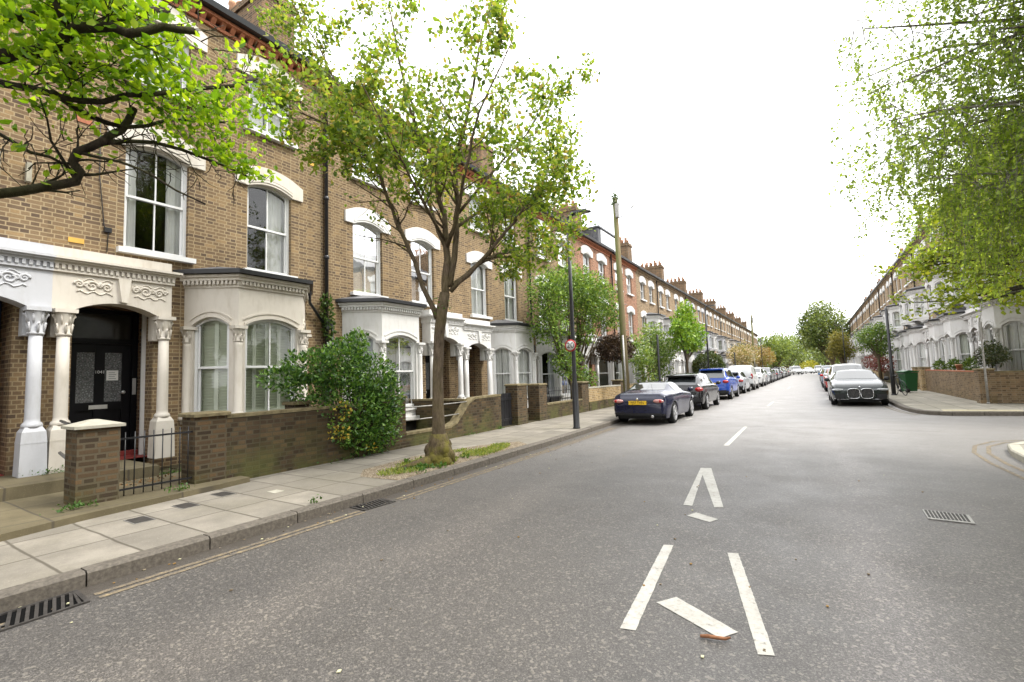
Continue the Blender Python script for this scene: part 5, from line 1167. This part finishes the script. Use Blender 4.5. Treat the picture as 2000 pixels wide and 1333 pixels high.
gl_=mat_leaf('glossy_dark_leaf',[(.02,.06,.012),(.045,.115,.02),(.08,.18,.03),(.13,.26,.045),(.22,.35,.06)],rough=.28,trans=.25,spec=.6)
lobes(E1_,15000,.062,gl_,bs,up=.35,ow=.9,lo=.55,hexa=True,noise=.18)
lobes([(.48,-.72,.55,.12,.22,.12),(.46,-.62,.95,.1,.14,.15),(.5,-.05,.22,.06,.1,.06)],150,.045,mat_leaf('yellow_leaf',[(.2,.22,.03),(.38,.30,.03),(.42,.22,.02)],trans=.2),bs,'yellow_foliage',hexa=True)
b=MB()
for k in range(9): a=k*.7; b.tube([(-.1,.05,0),(-.1+.2*math.cos(a),.1+.3*math.sin(a),.7),(-.1+.3*math.cos(a),.1+.6*math.sin(a),1.6)],[.03,.02,.008],5)
b.build('stems',M['bark_dark'],bs)
def shrub(name,label,cat,loc,E,n,size,cols,stem=None,r=.05,trans=.3,hexa=False,trunkh=None,up=.1,lo=.5,bark='bark',fol='foliage',twigs=0,group=None,ow=.6,bright=1.):
    th=thing(name,label,cat,loc,0,group); lobes(E,n,size,mat_leaf(name+'_'+cat.replace(' ','_')+'_leaf',cols,trans=trans,bright=bright),th,fol,up=up,lo=lo,hexa=hexa,ow=ow)
    b=MB(); z=min(e[2] for e in E)
    for e in E:
        h=trunkh or z*.8
        if stem: b.tube([(0,0,0),(0,0,h),(e[0]*.5,e[1]*.5,h+(e[2]-h)*.5),(e[0],e[1],e[2]+e[5]*.3)],[r,r*.8,r*.35,r*.08],7)
        for k in range(twigs):
            d=rng.normal(size=3); d/=np.linalg.norm(d); b.tube([(e[0]*.4,e[1]*.4,h+(e[2]-h)*.3),(e[0]+d[0]*e[3]*.4,e[1]+d[1]*e[4]*.4,e[2]+d[2]*e[5]*.4),(e[0]+d[0]*e[3]*.95,e[1]+d[1]*e[4]*.95,e[2]+d[2]*e[5]*.95)],[r*.4,r*.22,.006],4)
    b.build('trunk' if 'tree' in name else 'stems',M[bark],th); return th
GC=[(.03,.06,.015),(.06,.11,.02),(.10,.16,.03),(.16,.22,.04)]
shrub('garden_shrub','tall straggly shrub filling the front garden behind the speed limit lamp post','shrub',(-8.5,17.9,.1),
 [(0,-1.6,4.6,1.0,1.1,1.0),(.2,-.3,5.2,1.1,1.3,.8),(.3,1.2,5.2,1.1,1.3,.8),(.4,2.6,4.9,1.0,1.2,.8),(.5,3.1,4.0,.8,.9,.6),(0,-1.8,3.4,.9,.8,.8),(.2,.9,4.2,1.0,1.2,.7),(.3,-1.0,2.0,.6,.7,.7),(.4,.5,1.2,.5,.6,.6),(.4,.7,3.2,.5,.6,.5)],17000,.105,GC,True,.05,lo=.2,twigs=9,bright=1.7)
shrub('topiary_shrub','dark brown flat bottomed dome shrub on a thin stem, left of the telegraph pole foot','shrub',(-8.3,22.6,.1),[(0,0,2.55,1.0,1.15,.55),(0,0,2.8,.8,.9,.6)],5200,.11,[(.035,.02,.015),(.07,.045,.03),(.12,.08,.05)],True,.05,trans=.1,lo=.4,up=.5,bark='bark_dark',trunkh=1.7)
shrub('garden_shrub','light leafy shrub with whitish highlights right of the telegraph pole','shrub',(-7.9,27.6,.1),[(0,-2.6,2.6,.8,1.0,.9),(0,-1.2,1.6,.7,.9,1.2),(.2,.6,2.9,.8,1.1,1.1),(0,1.7,1.9,.8,1.0,1.0),(.1,-.2,3.6,.7,.9,.7),(.2,2.8,2.8,.7,.8,.7)],6500,.13,[(.05,.10,.02),(.10,.17,.03),(.17,.25,.05),(.28,.33,.14)],True,.04,lo=.3,twigs=4,bright=1.2)
shrub('street_tree','young street tree with upswept bright green leaves behind the black hatchback','tree',(-6.3,29.3,.1),[(0,-.2,4.0,.8,.8,1.3),(.2,.9,3.6,.8,.9,.9),(0,-1.1,3.4,.7,.9,.8),(.1,1.7,4.0,.5,.7,.4),(.1,1.9,3.0,.5,.6,.35),(0,.3,5.0,.45,.5,.7),(0,-1.7,4.0,.4,.5,.35)],4600,.17,[(.06,.13,.015),(.11,.21,.02),(.17,.28,.03),(.25,.34,.05)],True,.09,lo=.3,trunkh=2.0,twigs=3,bright=1.2)
shrub('round_bush','round clipped green bush left of the far lamp post','bush',(-8.0,45.5,.1),[(0,0,1.75,1.3,1.35,1.25)],9500,.13,[(.03,.055,.012),(.06,.09,.02),(.12,.13,.03)],True,.06,lo=.75,trans=.15)
shrub('small_tree','pale pinkish green blossom tree above the white van','tree',(-7.0,62,.1),[(0,0,3.2,1.6,2.4,1.4),(0,3,3.0,1.6,2.2,1.3),(.3,-2.4,2.8,1.2,1.6,1.0)],3600,.22,[(.14,.15,.05),(.24,.22,.09),(.36,.27,.15),(.5,.40,.28)],True,.1,lo=.3)
shrub('small_tree','orange tinted blossom tree further along the left row of cars','tree',(-6.6,80,.1),[(0,0,3.2,1.8,2.6,1.6),(.2,3,3.2,1.6,2.2,1.3)],2200,.28,[(.2,.13,.05),(.3,.2,.08),(.16,.2,.05)],True,.1,lo=.3)
def bigtree(label,loc,Rr,top,n,size,cols,off=(0,0),lobn=12,base=2.5,group=None,seed=1,bright=1.):
    g=np.random.default_rng(seed); E=[]
    hz=(top-base)/2; cz=base+hz
    for k in range(lobn):
        d=g.normal(size=3); d/=np.linalg.norm(d); q=.62; E.append((off[0]+d[0]*Rr*q,off[1]+d[1]*Rr*q,cz+d[2]*hz*q,Rr*.42,Rr*.42,hz*.38))
    E.append((off[0],off[1],cz,Rr*.6,Rr*.6,hz*.7))
    return shrub('tree',label,'tree',loc,E,n,size,cols,True,Rr*.07,lo=.35,group=group,trunkh=base,bright=bright)
bigtree('large round spiky crowned green tree at the far end of the right terrace',(3.3,112,.1),4.9,15.0,9000,.42,[(.05,.085,.02),(.09,.13,.03),(.15,.19,.045),(.22,.25,.07)],(-1.0,0),20,2.2,seed=3)
bigtree('olive yellow tree in front of the large round tree on the right',(3.4,78,.1),2.0,6.9,3800,.22,[(.10,.10,.02),(.18,.17,.04),(.26,.22,.06)],(0,0),10,1.8,seed=5)
bigtree('leafy green tree with red lower leaves on the right, left of the black post',(4.2,45,.1),1.55,4.9,4200,.14,[(.05,.10,.02),(.10,.17,.03),(.2,.26,.06)],(0,0),10,1.9,seed=6,bright=1.1)
shrub('garden_shrub','dark red leaved shrub under the green tree on the right','shrub',(4.6,48,.1),[(0,-1,1.5,.8,1.2,.6),(-.3,1.5,1.7,.8,1.4,.6)],1800,.13,[(.12,.02,.02),(.2,.05,.05),(.06,.07,.03)],True,.04)
for i,(x,y,r,tp,l) in enumerate([(-7.4,128,4.2,10.3,'green tree where the left terrace ends, in front of the skyline'),(-6.0,150,5,11.5,'second green tree beyond the left terrace end'),(-3.5,185,6,13.5,'hazy green tree closing the view, left of centre'),(4.5,170,6.5,13,'hazy green tree closing the view, right of centre'),(6.5,140,4.5,11,'green tree just behind the large round tree on the right'),(-9.5,172,6,13,'broad green tree far behind the left terrace end'),(0.5,215,7,12,'farthest pale green tree in the middle of the road end')]):
    bigtree(l,(x,y,.1),r,tp,3200,.5,[(.06,.09,.02),(.11,.15,.035),(.19,.23,.06)],(0,0),12,.9,group='far trees at the end of the street',seed=20+i,bright=1.25)
shrub('garden_shrub','bright yellow low shrub at the far end of the road','shrub',(-1,165,.1),[(0,0,1.6,2.5,2,1.6)],900,.4,[(.4,.36,.03),(.3,.3,.04)],True,.05)
shrub('garden_shrub','dark leaved shrub showing above the corner wall on the right, before the blinds','shrub',(5.42,23.6,.1),[(0,-.7,1.65,.3,.55,.35),(0,.0,1.75,.32,.6,.42),(0,.7,1.6,.3,.5,.38)],2600,.07,[(.02,.035,.012),(.04,.06,.02),(.10,.10,.05)],True,.03,lo=.4,bark='bark_dark',twigs=4)
for i,(yy,h,c) in enumerate([(26.0,.5,'tall grassy green plant tuft above the right wall, nearest the corner shrub'),(28.6,.45,'yellow green plant tuft above the middle of the right wall'),(31.6,.4,'small green plant tuft beside the yellow gate pier')]):
    shrub('garden_plant',c,'plant',(5.35,yy,.1),[(0,0,1.25,.22,.4,.1+h*.5)],420,.09,GC,True,.01,up=.9,group='plants showing above the right garden wall')
pt=thing('plant_pot','round terracotta pot on the right garden wall','pot',(5.25,27.2,1.2)); MB().lathe([(.09,0),(.14,.2),(.15,.2),(.15,.25),(.12,.25)],0,0,14).build('pot_body',M['terrapot'],pt); MB().lathe([(.12,.2),(.12,.23)],0,0,12).build('pot_soil',M['soil'],pt)
# plant growing out of the wall beside the downpipe
wp=thing('wall_plant','green weed growing from the brickwork beside the black downpipe','plant',(-9.95,7.3,3.1)); lobes([(0,0,.15,.14,.14,.3),(.02,.05,-.25,.12,.12,.25),(0,0,.45,.1,.12,.14)],420,.07,mat_leaf('weed_leaf',[(.03,.07,.015),(.09,.15,.03)]),wp,hexa=True)
b=MB(); b.tube([(-.1,0,-.4),(.02,0,0),(0,.02,.5)],.008,5); b.build('stems',M['bark_dark'],wp)
tag(lobes([(x_,226+rng.normal()*4,2.4+rng.random()*1.5,4.2,3.5,3.2+rng.random()*1.6) for x_ in range(-33,36,4)],11000,.75,mat_leaf('far_hedge_leaf',[(.05,.08,.02),(.11,.15,.035),(.2,.24,.07)]),None,'far_hedge',lo=.15),kind='stuff')
# --- birch with hanging twigs, trunk just outside the right edge
bt=thing('birch_tree','tall birch with drooping curtains of small leaves filling the upper right corner','tree',(4.9,10.3,.1)); L0=np.array([4.9,10.3,.1])
b=MB(); b.tube([(0,0,0),(0,0,3),(-.1,.1,6),(-.2,.2,9),(-.3,.2,12)],[.22,.18,.14,.09,.03],10)
SP=[];SD=[]
for k in range(62):
    z=3.9+8.0*(k/62)**1.1; a=2.2+2.9*rng.random(); 
    L=(4.0-abs(z-6.0)*.22)*(.6+.45*rng.random()); d=np.array([math.cos(a),math.sin(a)*.9,.30])
    q,_=walk((-.1,.1,z),d,L,6,.10,-.03); b.tube(q,[.045*(1-.13*i) for i in range(len(q))],6)
    for j in range(1,len(q)):
        for c_ in range(4 if j>1 else 2):
            p=q[j]+rng.normal(size=3)*.12; dd=rng.normal(size=3)*.6; dd[2]=-.15; q2,_=walk(p,dd,.5+.4*rng.random(),3,.2,-.25); b.tube(q2,[.01,.007,.005,.003],4)
            for e in q2[1:]:
                for h_ in range(2):
                    q3,_=walk(e+rng.normal(size=3)*.07,(rng.normal()*.25,rng.normal()*.25,-1),.45+.75*rng.random(),5,.10,-.2)
                    b.tube(q3,.0022,3)
                    for i_ in range(len(q3)-1):
                        for s_ in range(4): SP.append(q3[i_]+(q3[i_+1]-q3[i_])*rng.random()+rng.normal(size=3)*.02)
b.build('trunk',mat_bark('birch_bark',(.22,.20,.17),.1),bt)
SP=np.array(SP); print('birch leaves',len(SP))
quads('crown',*leafset(SP,.055,-.6,asp=.34),mat_leaf('birch_leaf',[(.12,.19,.04),(.19,.28,.055),(.27,.37,.075),(.37,.46,.11)],trans=.62),bt)
# --- maple behind it, over the side street
mt_=thing('maple_tree','spreading maple with layered yellow green leaves in front of the right hand houses','tree',(6.7,21.2,.1)); L0=np.array([6.7,21.2,.1])
b=MB(); b.tube([(0,0,0),(0,0,2.2),(-.1,0,3.4),(-.3,0,5)],[.24,.2,.17,.08],10); tipsP=[]
for k in range(44):
    z=3.5+3.4*(k/44); a=2.0+3.2*rng.random(); L=(5.1-abs(z-4.6)*.9)*(.6+.42*rng.random())
    q,_=walk((-.15,0,z),(math.cos(a)*1.,math.sin(a)*.9,.12),L,6,.13,-.015); b.tube(q,[.06*(1-.14*i) for i in range(len(q))],6)
    grow(b,tipsP,q,.03,0,[(7,.8,.8,.0,.15,.25),(4,.35,.9,0,.2,.2)],1)
b.build('trunk',M['bark_dark'],mt_)
P_=cluster(tipsP,3.9,np.array([.14,.14,.05]),.85); print('maple leaves',len(P_))
quads('crown',*leafset(P_,.115,-.1,asp=.45),mat_leaf('maple_leaf',[(.10,.15,.015),(.16,.22,.02),(.23,.29,.03),(.34,.36,.045)],trans=.5),mt_)
# ---------------------------------------------------------------- tree pit: gravel, grass, weeds
sheet('gravel_patch',[(-5.14,4.95),(-5.2,8.7),(-5.6,9.0),(-6.1,8.2),(-6.45,6.6),(-6.3,5.3),(-5.9,4.9)],.119,M['gravel'])
n=5200; a=rng.random(n)*6.28; r=np.sqrt(rng.random(n)); X_=-5.62+.46*r*np.cos(a); Y_=6.7+1.75*r*np.sin(a)+.1
dens=(np.sin(X_*9+1)+np.sin(Y_*5.3)+np.sin(Y_*2.1+X_*4))>-1.0; P_=np.stack([X_,Y_,np.full(n,.118)],1)[dens]; P_=P_[P_[:,0]<-5.15]
A=rand_dirs(len(P_),1.3)*(.035+.05*rng.random((len(P_),1))); B=np.cross(A,rand_dirs(len(P_))); B/=np.linalg.norm(B,axis=1,keepdims=True)
tag(quads('grass',P_,A,B*.006,mat_leaf('grass_blade',[(.09,.15,.02),(.16,.24,.03),(.28,.32,.06),(.35,.33,.12)],trans=.3),None),kind='stuff')
P_=np.concatenate([np.array([-5.50+rng.normal()*.22,6.02+rng.normal()*.3,.12])+rng.normal(size=(14,3))*np.array([.04,.04,.02]) for _ in range(34)]); P_[:,2]=np.abs(P_[:,2]-.12)+.12; P_=P_[P_[:,0]<-5.15]
tag(quads('weeds',*leafset(P_,.05,.8,asp=.3),mat_leaf('weed_green',[(.04,.10,.02),(.09,.17,.03)],trans=.3),None,hexa=True),kind='stuff')
Q=[]
for (x,y,z,s,n) in [(-7.3,2.0,.19,.1,120),(-7.2,3.0,.19,.08,60),(-9.6,2.3,.35,.12,90),(-9.0,3.7,.13,.3,260),(-9.2,5.5,.14,.5,200),(-7.42,11.0,.12,.07,60),(-7.4,8.2,.12,.15,60),(-7.38,9.6,.12,.12,50),(-5.15,3.6,.12,.03,30),(-7.4,5.8,.12,.3,60)]:
    q=np.array([x,y,z])+rng.normal(size=(n,3))*np.array([s*.35,s,.0]); q[:,2]+=np.abs(rng.normal(size=n))*.03; Q.append(q)
tag(quads('weeds',*leafset(np.concatenate(Q),.035,.7,asp=.3),bpy.data.materials['weed_green'],None),kind='stuff')
q=np.array([-8.4,3.1,.192])+rng.normal(size=(160,3))*np.array([.2,.28,0]); tag(quads('fallen_leaves',*leafset(q,.035,0,asp=.4),mat_plain('dead_leaf',(.22,.13,.06),.9,.1),None),kind='stuff')
for i,(x,y,l) in enumerate([(5.6,-14,'street tree behind the photographer on the right pavement'),(-5.5,-16,'street tree behind the photographer on the left pavement'),(0,-60,'trees closing the street behind the photographer'),(9,-62,'tree at the right of the street end behind the photographer'),(-9,-58,'tree at the left of the street end behind the photographer')]):
    bigtree(l,(x,y,.1),4.0 if i<2 else 7,9 if i<2 else 15,2600,.4,GC,(0,0),9,3,group='trees behind the photographer',seed=60+i)
print('objects',len(bpy.data.objects))
